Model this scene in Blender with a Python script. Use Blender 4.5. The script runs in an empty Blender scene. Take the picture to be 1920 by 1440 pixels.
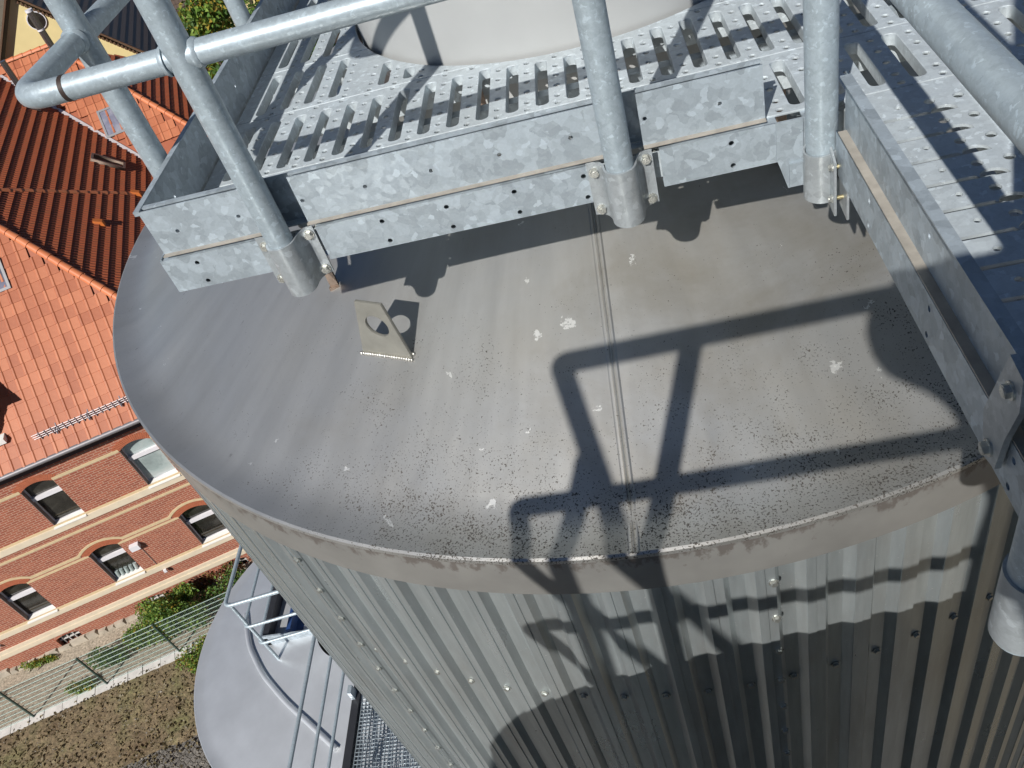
import bpy, bmesh, math, random
from math import sin, cos, tan, pi, radians, sqrt, atan2, hypot
from mathutils import Vector, Matrix
random.seed(7)
S = bpy.context.scene
COL = S.collection
ZO = 22.05            # height of the camera above the ground; all builders below use z relative to the camera

# ------------------------------------------------------------------ camera
cam = bpy.data.cameras.new('camera')
cam.lens = 29.74; cam.sensor_width = 36; cam.clip_start = 0.02; cam.clip_end = 2000
co = bpy.data.objects.new('camera', cam); COL.objects.link(co)
Rr = Vector((0.96837057, 0.00511202, -0.24946403)); Rd = Vector((-0.1762877, -0.69352999, -0.69852616)); Rf = Vector((-0.17658167, 0.72040962, -0.67069285))
M = Matrix((Rr, -Rd, -Rf)).transposed().to_4x4(); M.translation = (0, 0, ZO)
co.matrix_world = M
S.camera = co
# ------------------------------------------------------------------ sky, sun, exposure
AZ, EL = radians(68.5), radians(40.2)      # direction the light travels (plan angle) and sun height
LD = Vector((cos(AZ)*cos(EL), sin(AZ)*cos(EL), -sin(EL)))
W = bpy.data.worlds.new('World'); S.world = W; W.use_nodes = True
nt = W.node_tree; bg = nt.nodes['Background']
sky = nt.nodes.new('ShaderNodeTexSky'); sky.sky_type = 'NISHITA'; sky.sun_disc = False
sky.sun_elevation = EL; sky.sun_rotation = atan2(-LD.x, -LD.y)
sky.altitude = 2500; sky.air_density = 0.75; sky.dust_density = 0.15; sky.ozone_density = 2.0
nt.links.new(sky.outputs[0], bg.inputs[0]); bg.inputs[1].default_value = 0.055
sl = bpy.data.lights.new('sun', 'SUN'); sl.energy = 5.0; sl.angle = radians(0.53); sl.color = (1.0, 0.965, 0.915)
so = bpy.data.objects.new('sun', sl); COL.objects.link(so); so.rotation_mode = 'QUATERNION'
so.rotation_quaternion = LD.to_track_quat('-Z', 'Y'); so.location = (-5, -12, ZO + 12)
S.view_settings.view_transform = 'Standard'; S.view_settings.look = 'None'
S.view_settings.exposure = 0.12; S.view_settings.gamma = 1.0
S.render.engine = 'CYCLES'
S.cycles.use_denoising = True; S.cycles.use_adaptive_sampling = True; S.cycles.adaptive_threshold = .02
S.cycles.max_bounces = 5; S.cycles.diffuse_bounces = 2; S.cycles.glossy_bounces = 3; S.cycles.transmission_bounces = 2

# ------------------------------------------------------------------ materials
def nodes(name):
    m = bpy.data.materials.new(name); m.use_nodes = True
    t = m.node_tree; b = t.nodes['Principled BSDF']
    return m, t, b
def N(t, typ, **kw):
    n = t.nodes.new(typ)
    for k, v in kw.items():
        if k.startswith('i_'): n.inputs[k[2:].replace('_', ' ')].default_value = v
        else: setattr(n, k, v)
    return n
def L(t, a, b): t.links.new(a, b)
def objco(t, scale=(1, 1, 1), rot=(0, 0, 0)):
    tc = N(t, 'ShaderNodeTexCoord'); mp = N(t, 'ShaderNodeMapping'); mp.inputs['Scale'].default_value = scale; mp.inputs['Rotation'].default_value = rot
    L(t, tc.outputs['Object'], mp.inputs[0]); return mp.outputs[0]
def noise(t, v, scale, detail=4, rough=.55, dist=0):
    n = N(t, 'ShaderNodeTexNoise'); n.inputs['Scale'].default_value = scale; n.inputs['Detail'].default_value = detail
    n.inputs['Roughness'].default_value = rough; n.inputs['Distortion'].default_value = dist
    if v is not None: L(t, v, n.inputs['Vector'])
    return n
def ramp(t, fac, stops, interp='LINEAR'):
    r = N(t, 'ShaderNodeValToRGB'); r.color_ramp.interpolation = interp
    el = r.color_ramp.elements
    while len(el) < len(stops): el.new(.5)
    for e, (p, c) in zip(el, stops):
        e.position = p; e.color = (c[0], c[1], c[2], 1) if hasattr(c, '__len__') else (c, c, c, 1)
    L(t, fac, r.inputs[0]); return r.outputs[0]
def mix(t, fac, a, b, mode='MIX'):
    m = N(t, 'ShaderNodeMix', data_type='RGBA', blend_type=mode)
    for s, v in ((0, fac), (6, a), (7, b)):
        if hasattr(v, 'links') or hasattr(v, 'is_linked'): L(t, v, m.inputs[s])
        else: m.inputs[s].default_value = v if s == 0 else (v[0], v[1], v[2], 1)
    return m.outputs[2]
def math_(t, op, a, b=None, c=None):
    m = N(t, 'ShaderNodeMath', operation=op)
    for i, v in enumerate((a, b, c)):
        if v is None: continue
        if hasattr(v, 'is_linked'): L(t, v, m.inputs[i])
        else: m.inputs[i].default_value = v
    return m.outputs[0]
def bump(t, b, h, strength=.2, dist=.01):
    bp = N(t, 'ShaderNodeBump'); bp.inputs['Strength'].default_value = strength; bp.inputs['Distance'].default_value = dist
    L(t, h, bp.inputs['Height']); L(t, bp.outputs[0], b.inputs['Normal'])
def plain(name, col, rough=.6, metal=0., var=.12, scale=12, bmp=0, spec=.5):
    m, t, b = nodes(name); v = objco(t)
    n = noise(t, v, scale, 5)
    c = ramp(t, n.outputs[0], [(.25, [x*(1-var) for x in col]), (.75, [min(1, x*(1+var)) for x in col])])
    L(t, c, b.inputs['Base Color']); b.inputs['Roughness'].default_value = rough; b.inputs['Metallic'].default_value = metal
    b.inputs['Specular IOR Level'].default_value = spec
    if bmp: bump(t, b, n.outputs[0], bmp, .01)
    return m
def galv(name, col, spangle=30, amp=.16, rough=.42, metal=.55, dirt=.25, warp=.25):
    """hot-dip galvanised steel: crystal spangles of slightly different grey, light grime"""
    m, t, b = nodes(name); v = objco(t)
    wn = noise(t, v, spangle*.9, 3, .6)
    add = N(t, 'ShaderNodeMix', data_type='VECTOR'); add.inputs[0].default_value = warp*.09
    L(t, v, add.inputs[4]); L(t, wn.outputs['Color'], add.inputs[5])
    vo = N(t, 'ShaderNodeTexVoronoi'); vo.inputs['Scale'].default_value = spangle; L(t, add.outputs[1], vo.inputs['Vector'])
    vo2 = N(t, 'ShaderNodeTexVoronoi'); vo2.inputs['Scale'].default_value = spangle*2.3; L(t, add.outputs[1], vo2.inputs['Vector'])
    sx = N(t, 'ShaderNodeSeparateColor'); L(t, vo.outputs['Color'], sx.inputs[0])
    sy = N(t, 'ShaderNodeSeparateColor'); L(t, vo2.outputs['Color'], sy.inputs[0])
    s1 = math_(t, 'MULTIPLY_ADD', sx.outputs[0], .65, 0); s2 = math_(t, 'MULTIPLY_ADD', sy.outputs[1], .35, s1)
    lo = [x*(1-amp) for x in col]; hi = [min(1, x*(1+amp)) for x in col]
    c = ramp(t, s2, [(.15, lo), (.85, hi)])
    fl_k = math_(t, 'MULTIPLY', math_(t, 'GREATER_THAN', sy.outputs[2], .95), .55)
    c = mix(t, fl_k, c, [min(1, x*1.5) for x in col])
    big = noise(t, v, 5, 5, .6)
    d = ramp(t, big.outputs[0], [(.4, 0), (.75, 1)])
    c = mix(t, math_(t, 'MULTIPLY', d, dirt), c, [col[0]*.8, col[1]*.77, col[2]*.72])
    fine = noise(t, v, 220, 3, .7)
    c = mix(t, .12, c, fine.outputs[0], 'OVERLAY')
    L(t, c, b.inputs['Base Color']); b.inputs['Metallic'].default_value = metal
    rr = math_(t, 'MULTIPLY_ADD', sy.outputs[0], .16, rough-.08); L(t, rr, b.inputs['Roughness'])
    bump(t, b, fine.outputs[0], .05, .002)
    return m
M_ = {}
M_['galv_plate'] = galv('galvanised_plate', (.35, .405, .445), 38, .18, .45, .3, .2)
M_['galv_deck'] = galv('galvanised_deck', (.49, .55, .585), 60, .10, .5, .25, .4)
M_['galv_pipe'] = galv('galvanised_pipe', (.35, .415, .455), 85, .10, .44, .3, .25)
M_['galv_clamp'] = galv('galvanised_clamp', (.365, .40, .42), 48, .12, .42, .4, .3)
M_['zinc_bolt'] = galv('zinc_bolt', (.52, .53, .50), 90, .08, .35, .8, .5)
M_['dark_rubber'] = plain('dark_rubber', (.03, .018, .014), .6)
M_['brass'] = plain('yellow_zinc', (.50, .44, .26), .4, .7)
M_['ledge'] = plain('grimy_ledge', (.34, .315, .275), .7, .1, .25, 30)
M_['brown_steel'] = plain('stained_steel', (.25, .19, .15), .5, .5, .25, 40)
M_['weld'] = galv('weld_bead', (.55, .54, .50), 120, .2, .35, .85, .4)

def roof_metal():
    m, t, b = nodes('weathered_stainless_roof'); v = objco(t)
    g = N(t, 'ShaderNodeTexCoord'); sep = N(t, 'ShaderNodeSeparateXYZ'); L(t, g.outputs['Object'], sep.inputs[0])
    r = math_(t, 'SQRT', math_(t, 'ADD', math_(t, 'MULTIPLY', sep.outputs[0], sep.outputs[0]), math_(t, 'MULTIPLY', sep.outputs[1], sep.outputs[1])))
    ang = math_(t, 'ARCTAN2', sep.outputs[0], sep.outputs[1])
    # polar coordinate vector so streaks run down the slope
    cmb = N(t, 'ShaderNodeCombineXYZ'); L(t, math_(t, 'MULTIPLY', ang, 9.0), cmb.inputs[0]); L(t, math_(t, 'MULTIPLY', r, .9), cmb.inputs[1])
    streak = noise(t, cmb.outputs[0], 2.2, 6, .6)
    blot = noise(t, v, 3.2, 6, .6)
    c = ramp(t, streak.outputs[0], [(.3, (.51, .515, .505)), (.7, (.585, .59, .58))])
    warm = N(t, 'ShaderNodeMapRange'); warm.inputs[1].default_value = -1.0; warm.inputs[2].default_value = .1; warm.inputs[3].default_value = .25; warm.inputs[4].default_value = 1.; L(t, sep.outputs[0], warm.inputs[0])
    grime = noise(t, v, 2.1, 7, .68, .4)
    c = mix(t, math_(t, 'MULTIPLY', ramp(t, blot.outputs[0], [(.36, 0.), (.7, .6)]), warm.outputs[0]), c, (.40, .37, .31))
    c = mix(t, math_(t, 'MULTIPLY', ramp(t, grime.outputs[0], [(.5, 0.), (.66, .5)]), warm.outputs[0]), c, (.33, .295, .235))
    # chalky pale water marks
    wm = noise(t, v, 9, 5, .65, .6)
    c = mix(t, ramp(t, wm.outputs[0], [(.64, 0.), (.72, .35)]), c, (.60, .59, .57))
    # lichen / dirt specks, denser toward the rim
    sp = noise(t, v, 230, 3, .6); cl = noise(t, v, 8, 6, .8)
    dens = N(t, 'ShaderNodeMapRange'); dens.inputs[1].default_value = 1.1; dens.inputs[2].default_value = 1.72; dens.inputs[3].default_value = 0.; dens.inputs[4].default_value = .185
    L(t, r, dens.inputs[0])
    # fewer toward the left edge
    side = N(t, 'ShaderNodeMapRange'); side.inputs[1].default_value = -1.15; side.inputs[2].default_value = -.5; side.inputs[3].default_value = .2; side.inputs[4].default_value = 1.0
    L(t, sep.outputs[0], side.inputs[0])
    dd = math_(t, 'MULTIPLY', dens.outputs[0], side.outputs[0])
    clm = math_(t, 'MULTIPLY_ADD', cl.outputs[0], .34, -.17)
    th = math_(t, 'SUBTRACT', .75, math_(t, 'ADD', dd, math_(t, 'MULTIPLY', clm, 1.35)))
    mask = N(t, 'ShaderNodeMapRange'); mask.inputs[3].default_value = 0; mask.inputs[4].default_value = 1
    L(t, math_(t, 'SUBTRACT', sp.outputs[0], th), mask.inputs[0]); mask.inputs[1].default_value = 0; mask.inputs[2].default_value = .025
    c = mix(t, math_(t, 'MULTIPLY', mask.outputs[0], .88), c, (.075, .065, .055))
    # streaky specks (drawn out down the slope) on the left
    cm2 = N(t, 'ShaderNodeCombineXYZ'); L(t, math_(t, 'MULTIPLY', ang, 60.0), cm2.inputs[0]); L(t, math_(t, 'MULTIPLY', r, 9.), cm2.inputs[1])
    sk = noise(t, cm2.outputs[0], 1.6, 4, .65)
    lf = N(t, 'ShaderNodeMapRange'); lf.inputs[1].default_value = -.7; lf.inputs[2].default_value = -1.25; lf.inputs[3].default_value = 0; lf.inputs[4].default_value = 1; L(t, sep.outputs[0], lf.inputs[0])
    c = mix(t, math_(t, 'MULTIPLY', ramp(t, sk.outputs[0], [(.67, 0.), (.72, .6)]), lf.outputs[0]), c, (.13, .11, .105))
    # white droppings
    vo = N(t, 'ShaderNodeTexVoronoi', voronoi_dimensions='2D'); vo.inputs['Scale'].default_value = 7.; L(t, mix(t, .075, v, noise(t, v, 26, 4, .7).outputs['Color']), vo.inputs['Vector'])
    sc = N(t, 'ShaderNodeSeparateColor'); L(t, vo.outputs['Color'], sc.inputs[0])
    pick = math_(t, 'GREATER_THAN', sc.outputs[0], .35); near = math_(t, 'LESS_THAN', vo.outputs['Distance'], math_(t, 'MULTIPLY', math_(t, 'POWER', sc.outputs[1], 3.0), .085))
    holes = ramp(t, noise(t, v, 70, 3, .7).outputs[0], [(.42, 0.), (.5, 1.)])
    c = mix(t, math_(t, 'MULTIPLY', math_(t, 'MULTIPLY', pick, near), holes), c, (.88, .88, .85))
    L(t, c, b.inputs['Base Color']); b.inputs['Metallic'].default_value = .78
    rr = math_(t, 'MULTIPLY_ADD', streak.outputs[0], .10, math_(t, 'MULTIPLY_ADD', blot.outputs[0], .18, .25))
    rr = math_(t, 'MAXIMUM', rr, math_(t, 'MULTIPLY', mask.outputs[0], .85)); L(t, rr, b.inputs['Roughness'])
    bump(t, b, math_(t, 'ADD', noise(t, v, 14, 3).outputs[0], math_(t, 'MULTIPLY', mask.outputs[0], .3)), .12, .004)
    return m
M_['roof'] = roof_metal()
def skirt_metal():
    m, t, b = nodes('stained_rim_band'); v = objco(t)
    tc = N(t, 'ShaderNodeTexCoord'); sep = N(t, 'ShaderNodeSeparateXYZ'); L(t, tc.outputs['Object'], sep.inputs[0])
    ang = math_(t, 'ARCTAN2', sep.outputs[0], sep.outputs[1])
    cm = N(t, 'ShaderNodeCombineXYZ'); L(t, math_(t, 'MULTIPLY', ang, 22.0), cm.inputs[0]); L(t, math_(t, 'MULTIPLY', sep.outputs[2], 7.), cm.inputs[1])
    st = noise(t, cm.outputs[0], 2.6, 5, .65)
    # drip stains from the top edge of the band
    mr = N(t, 'ShaderNodeMapRange'); mr.inputs[1].default_value = -.075; mr.inputs[2].default_value = 0.01; mr.inputs[3].default_value = -.12; mr.inputs[4].default_value = .26; L(t, sep.outputs[2], mr.inputs[0])
    k = ramp(t, math_(t, 'ADD', st.outputs[0], mr.outputs[0]), [(.56, 0.), (.66, .6)])
    base = ramp(t, noise(t, v, 7, 5).outputs[0], [(.3, (.29, .285, .27)), (.7, (.37, .365, .345))])
    c = mix(t, k, base, (.13, .10, .085))
    L(t, c, b.inputs['Base Color']); b.inputs['Metallic'].default_value = .5; b.inputs['Roughness'].default_value = .42
    return m
M_['skirt'] = skirt_metal()
def wall_metal():
    m, t, b = nodes('corrugated_galvanised_wall'); v = objco(t)
    st = noise(t, objco(t, (1, 1, .12)), 30, 4, .6)
    c = ramp(t, st.outputs[0], [(.3, (.42, .465, .475)), (.7, (.55, .60, .61))])
    d = noise(t, objco(t, (1, 1, .35)), 6, 5, .65)
    c = mix(t, ramp(t, d.outputs[0], [(.5, 0.), (.75, .45)]), c, (.36, .345, .32))
    sp = noise(t, v, 160, 2, .5)
    c = mix(t, ramp(t, sp.outputs[0], [(.70, 0.), (.74, .8)]), c, (.72, .73, .72))
    L(t, c, b.inputs['Base Color']); b.inputs['Metallic'].default_value = .7
    L(t, math_(t, 'MULTIPLY_ADD', d.outputs[0], .2, .2), b.inputs['Roughness'])
    bump(t, b, d.outputs[0], .08, .01)
    return m
M_['wall'] = wall_metal()
M_['cylinder'] = plain('pale_stainless_cylinder', (.44, .45, .445), .5, .2, .05, 6)
M_['roof_clean'] = plain('plain_stainless_roof', (.70, .72, .74), .36, .62, .12, 2.5)
M_['black'] = plain('black_steel', (.025, .026, .03), .45)
M_['white_paint'] = plain('white_paint', (.72, .73, .72), .4, 0, .06)
M_['blue_paint'] = plain('blue_paint', (.02, .05, .15), .4, 0, .1)

def tile_mat(name, a, b_, moss=0.):
    m, t, b = nodes(name); v = objco(t)
    oi = N(t, 'ShaderNodeObjectInfo')
    n = noise(t, v, 9, 4)
    f = math_(t, 'MULTIPLY_ADD', oi.outputs['Random'], .55, math_(t, 'MULTIPLY', n.outputs[0], .45))
    c = ramp(t, f, [(.1, a), (.9, b_)])
    if moss:
        c = mix(t, ramp(t, noise(t, v, 2.2, 6, .7).outputs[0], [(.5, 0.), (.75, moss)]), c, (.09, .075, .03))
    L(t, c, b.inputs['Base Color']); b.inputs['Roughness'].default_value = .5
    return m
M_['tile'] = tile_mat('clay_roof_tile', (.32, .09, .038), (.50, .175, .082))
M_['tile_shade_tone'] = tile_mat('clay_roof_tile_shade_tone', (.29, .07, .028), (.38, .105, .042), .35)  # darker clay: grazing-sun shade of the side slopes put into the colour
M_['cap'] = tile_mat('clay_ridge_tile', (.52, .155, .06), (.60, .20, .085))
M_['tile_brown'] = tile_mat('brown_roof_tile', (.085, .062, .05), (.12, .085, .066), .4)
M_['vent_orange'] = plain('orange_vent_tile', (.55, .15, .03), .5)
def brick_mat():
    m, t, b = nodes('red_brickwork')
    tc = N(t, 'ShaderNodeTexCoord'); sep = N(t, 'ShaderNodeSeparateXYZ'); L(t, tc.outputs['Object'], sep.inputs[0])
    cm = N(t, 'ShaderNodeCombineXYZ'); L(t, math_(t, 'ADD', sep.outputs[0], sep.outputs[1]), cm.inputs[0]); L(t, sep.outputs[2], cm.inputs[1])
    bt = N(t, 'ShaderNodeTexBrick'); L(t, cm.outputs[0], bt.inputs['Vector'])
    bt.inputs['Scale'].default_value = 1; bt.inputs['Brick Width'].default_value = .235; bt.inputs['Row Height'].default_value = .083
    bt.inputs['Mortar Size'].default_value = .0085; bt.inputs['Mortar Smooth'].default_value = .1; bt.inputs['Bias'].default_value = 0
    bt.inputs['Color1'].default_value = (.25, .058, .033, 1); bt.inputs['Color2'].default_value = (.36, .10, .055, 1); bt.inputs['Mortar'].default_value = (.46, .33, .24, 1)
    n = noise(t, tc.outputs['Object'], 1.3, 6, .6)
    c = mix(t, ramp(t, n.outputs[0], [(.35, 0.), (.8, .4)]), bt.outputs[0], (.37, .15, .085))
    L(t, c, b.inputs['Base Color']); b.inputs['Roughness'].default_value = .85
    bump(t, b, bt.outputs['Fac'], -.4, .01)
    return m
M_['brick'] = brick_mat()
M_['brick_arch'] = plain('arch_bricks', (.42, .125, .06), .85, 0, .2, 8)
M_['cream'] = plain('cream_render_band', (.66, .56, .42), .8, 0, .08, 3)
M_['cream_yellow'] = plain('yellow_brick_band', (.58, .45, .27), .8, 0, .1, 8)
M_['sill'] = plain('white_sill', (.74, .72, .68), .6, 0, .05)
M_['frame'] = plain('white_window_frame', (.72, .70, .72), .45, 0, .04)
M_['jamb'] = plain('jamb_shade_paint', (.22, .17, .15), .8, 0, .15)  # shade of the left reveals put into this dark colour
def glass_mat(name, col, rough=.06):
    m, t, b = nodes(name); v = objco(t)
    n = noise(t, v, 1.7, 4, .6, .5)
    oi = N(t, 'ShaderNodeObjectInfo'); k = math_(t, 'MULTIPLY_ADD', math_(t, 'POWER', oi.outputs['Random'], 3.), .35, math_(t, 'MULTIPLY', n.outputs[0], .75))
    L(t, ramp(t, k, [(.25, [x*.35 for x in col]), (.5, col), (.9, [min(.5, x*4+.03) for x in col])]), b.inputs['Base Color'])
    b.inputs['Roughness'].default_value = rough; b.inputs['Specular IOR Level'].default_value = .8
    return m
M_['glass'] = glass_mat('dark_window_glass', (.035, .033, .028))
M_['glass_pale'] = glass_mat('pale_window_glass', (.36, .43, .42), .12)  # pale grey-green pane colour
M_['glass_roof'] = glass_mat('roof_window_glass', (.20, .20, .26), .12)
M_['gutter'] = plain('zinc_gutter', (.22, .205, .215), .5, .3, .1)
M_['soffit'] = plain('dark_soffit_boards', (.045, .02, .022), .7)
M_['yellow'] = plain('yellow_plaster', (.74, .61, .30), .85, 0, .05, 2, .1)
M_['brown_trim'] = plain('brown_timber', (.12, .065, .035), .7, 0, .2)
M_['steel_flue'] = plain('stainless_flue', (.30, .28, .27), .25, .9, .1)
M_['lead'] = plain('lead_flashing', (.33, .33, .36), .55, .3, .1)
M_['skyl_frame'] = plain('grey_roof_window_frame', (.24, .24, .25), .5, .3, .08)
M_['white_flash'] = plain('pale_valley_metal', (.68, .62, .62), .5, .1, .08)
M_['fence'] = plain('fence_green_grey', (.24, .31, .28), .5, .4, .1)
M_['fence_post'] = plain('fence_post_green', (.06, .10, .085), .5, .3, .15)
M_['concrete'] = plain('pale_concrete_edging', (.58, .56, .53), .9, 0, .14, 5, .3)
M_['stone'] = plain('rubble_plinth_stone', (.40, .35, .28), .9, 0, .3, 3, .5)

def ground_mat(name, cols, scale, fine, bstr=.6):
    m, t, b = nodes(name); v = objco(t)
    a = noise(t, v, scale, 8, .65); f = noise(t, v, fine, 4, .7)
    c = ramp(t, a.outputs[0], [(.3, cols[0]), (.5, cols[1]), (.7, cols[2])])
    c = mix(t, .75, c, ramp(t, f.outputs[0], [(.3, .12), (.5, .5), (.72, .95)]), 'OVERLAY')
    L(t, c, b.inputs['Base Color']); b.inputs['Roughness'].default_value = .95
    bump(t, b, f.outputs[0], bstr, .05)
    return m
M_['ground'] = ground_mat('yard_ground', ((.10, .085, .06), (.15, .125, .085), (.17, .13, .09)), .6, 9)
M_['weeds'] = ground_mat('weedy_gravel', ((.13, .09, .05), (.19, .145, .085), (.15, .145, .06)), .9, 11, .9)
M_['path'] = ground_mat('sandy_path', ((.30, .25, .19), (.36, .31, .24), (.33, .28, .22)), .8, 14, .3)
M_['asphalt'] = ground_mat('far_ground', ((.07, .09, .04), (.10, .11, .05), (.12, .11, .06)), .3, 3)
def paver_mat():
    m, t, b = nodes('interlocking_pavers'); v = objco(t, (1, 1, 1), (0, 0, radians(31)))
    wv = noise(t, v, 3.2, 2)
    vo = N(t, 'ShaderNodeTexVoronoi', feature='DISTANCE_TO_EDGE'); vo.inputs['Scale'].default_value = 6.; vo.inputs['Randomness'].default_value = .35; L(t, v, vo.inputs['Vector'])
    vc = N(t, 'ShaderNodeTexVoronoi'); vc.inputs['Scale'].default_value = 6.; vc.inputs['Randomness'].default_value = .35; L(t, v, vc.inputs['Vector'])
    sc = N(t, 'ShaderNodeSeparateColor'); L(t, vc.outputs['Color'], sc.inputs[0])
    c = ramp(t, sc.outputs[0], [(0, (.12, .112, .10)), (1, (.19, .175, .155))])
    c = mix(t, ramp(t, vo.outputs['Distance'], [(.02, 1.), (.07, 0.)]), c, (.055, .045, .03))
    f = noise(t, v, 22, 4, .7)
    c = mix(t, .7, c, ramp(t, f.outputs[0], [(.3, .15), (.5, .5), (.75, .95)]), 'OVERLAY')
    L(t, c, b.inputs['Base Color']); b.inputs['Roughness'].default_value = .95
    bump(t, b, math_(t, 'ADD', ramp(t, vo.outputs['Distance'], [(.0, 0.), (.08, 1.)]), math_(t, 'MULTIPLY', f.outputs[0], .6)), .7, .03)
    return m
M_['pavers'] = paver_mat()
def leaf_mat(name, a, b_):
    m, t, b = nodes(name)
    g = N(t, 'ShaderNodeNewGeometry')
    c = ramp(t, g.outputs['Random Per Island'], [(0., a), (1., b_)])
    L(t, c, b.inputs['Base Color']); b.inputs['Roughness'].default_value = .55
    tr = N(t, 'ShaderNodeBsdfTranslucent'); L(t, c, tr.inputs[0])
    mx = N(t, 'ShaderNodeMixShader'); mx.inputs[0].default_value = .3
    out = t.nodes['Material Output']; L(t, b.outputs[0], mx.inputs[1]); L(t, tr.outputs[0], mx.inputs[2]); L(t, mx.outputs[0], out.inputs[0])
    return m
M_['leaf'] = leaf_mat('green_leaves', (.09, .19, .025), (.25, .36, .065))
M_['leaf_dark'] = leaf_mat('dark_green_leaves', (.035, .09, .02), (.10, .18, .04))
M_['leaf_yellow'] = leaf_mat('yellowing_leaves', (.20, .21, .03), (.50, .33, .05))
M_['leaf_dry'] = leaf_mat('dry_brown_leaves', (.13, .05, .02), (.22, .11, .04))
M_['bark'] = plain('bark', (.10, .075, .05), .9, 0, .3, 9, .6)
M_['clod'] = leaf_mat('dry_weed_tufts', (.08, .065, .025), (.27, .21, .11))
M_['pebble'] = leaf_mat('pebbles', (.13, .11, .085), (.42, .38, .32))

# ------------------------------------------------------------------ builders
def thing(name, label, cat, loc=(0, 0, 0), rotz=0., group=None):
    o = bpy.data.objects.new(name, None); COL.objects.link(o); o.empty_display_size = .1
    o.location = (loc[0], loc[1], loc[2] + ZO); o.rotation_euler = (0, 0, rotz)
    o['label'] = label; o['category'] = cat
    if group: o['group'] = group
    FR[o.name] = Matrix.Translation(Vector(loc)) @ Matrix.Rotation(rotz, 4, 'Z')
    return o
FR = {}
def frame_of(p): return FR.get(p.name, Matrix.Identity(4)) if p else Matrix.Identity(4)
def link(name, mesh, parent=None, mw=None, kind=None, label=None):
    """mw: matrix in camera-height coordinates of the mesh"""
    o = bpy.data.objects.new(name, mesh); COL.objects.link(o)
    if mw is None: mw = Matrix.Identity(4)
    FR[o.name] = mw
    if parent:
        o.parent = parent; o.matrix_parent_inverse = Matrix.Identity(4)
        o.matrix_basis = frame_of(parent).inverted() @ mw
    else:
        o.matrix_basis = Matrix.Translation((0, 0, ZO)) @ mw
    if kind: o['kind'] = kind
    if label: o['label'] = label
    return o
def tag(o, label, cat, group=None):
    o['label'] = label; o['category'] = cat
    if group: o['group'] = group
    return o
class MB:
    def __init__(s): s.v = []; s.f = []
    def add(s, vs, fs):
        k = len(s.v); s.v += [tuple(x) for x in vs]; s.f += [tuple(i + k for i in f) for f in fs]; return s
    def box(s, x0, x1, y0, y1, z0, z1):
        return s.add([(x0, y0, z0), (x1, y0, z0), (x1, y1, z0), (x0, y1, z0), (x0, y0, z1), (x1, y0, z1), (x1, y1, z1), (x0, y1, z1)],
                     [(0, 3, 2, 1), (4, 5, 6, 7), (0, 1, 5, 4), (1, 2, 6, 5), (2, 3, 7, 6), (3, 0, 4, 7)])
    def hexa(s, p):
        return s.add(p, [(0, 3, 2, 1), (4, 5, 6, 7), (0, 1, 5, 4), (1, 2, 6, 5), (2, 3, 7, 6), (3, 0, 4, 7)])
    def tube(s, pts, r, seg=16, caps=True, closed=False):
        pts = [Vector(p) for p in pts]; n = len(pts); rings = []
        rs = r if hasattr(r, '__len__') else [r]*n
        up = None
        for i, p in enumerate(pts):
            if i == 0: t = pts[1] - p
            elif i == n-1: t = p - pts[i-1]
            else: t = (pts[i+1]-p).normalized() + (p-pts[i-1]).normalized()
            t.normalize()
            if up is None:
                up = t.orthogonal().normalized()
            else:
                up = (up - t*up.dot(t)).normalized()
            b = t.cross(up)
            rings.append([p + (up*cos(2*pi*k/seg) + b*sin(2*pi*k/seg))*rs[i] for k in range(seg)])
        vs = [v for rg in rings for v in rg]; fs = []
        for i in range(n-1):
            for k in range(seg):
                a = i*seg+k; c = i*seg+(k+1) % seg
                fs.append((a, c, c+seg, a+seg))
        if caps:
            fs.append(tuple(reversed(range(seg)))); fs.append(tuple((n-1)*seg+k for k in range(seg)))
        return s.add(vs, fs)
    def extr(s, poly, axis_o, ax, ay, az, h):
        """extrude 2D polygon (in ax, ay from axis_o) along az by h; n-gon caps"""
        o = Vector(axis_o); ax = Vector(ax); ay = Vector(ay); az = Vector(az); n = len(poly)
        lo = [o + ax*p[0] + ay*p[1] for p in poly]; hi = [q + az*h for q in lo]
        return s.add(lo+hi, [tuple(reversed(range(n))), tuple(range(n, 2*n))] + [(i, (i+1) % n, n+(i+1) % n, n+i) for i in range(n)])
    def mesh(s, name, mat, smooth=False, inv=None, angle=40):
        m = bpy.data.meshes.new(name)
        vs = s.v if inv is None else [tuple(inv @ Vector(v)) for v in s.v]
        m.from_pydata(vs, [], s.f); m.update()
        bm = bmesh.new(); bm.from_mesh(m); bmesh.ops.recalc_face_normals(bm, faces=bm.faces); bm.to_mesh(m); bm.free()
        if mat is not None: m.materials.append(M_[mat] if isinstance(mat, str) else mat)
        if smooth:
            for p in m.polygons: p.use_smooth = True
            m.set_sharp_from_angle(angle=radians(angle))
        return m
    def build(s, name, mat, parent=None, smooth=False, kind=None, label=None, origin=None, angle=40, local=False):
        """vertices are in camera-height coordinates, or in the parent's own frame when local"""
        mw = frame_of(parent) if origin is None else Matrix.Translation(Vector(origin))
        return link(name, s.mesh(name, mat, smooth, None if local else mw.inverted(), angle), parent, mw, kind, label)

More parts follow.
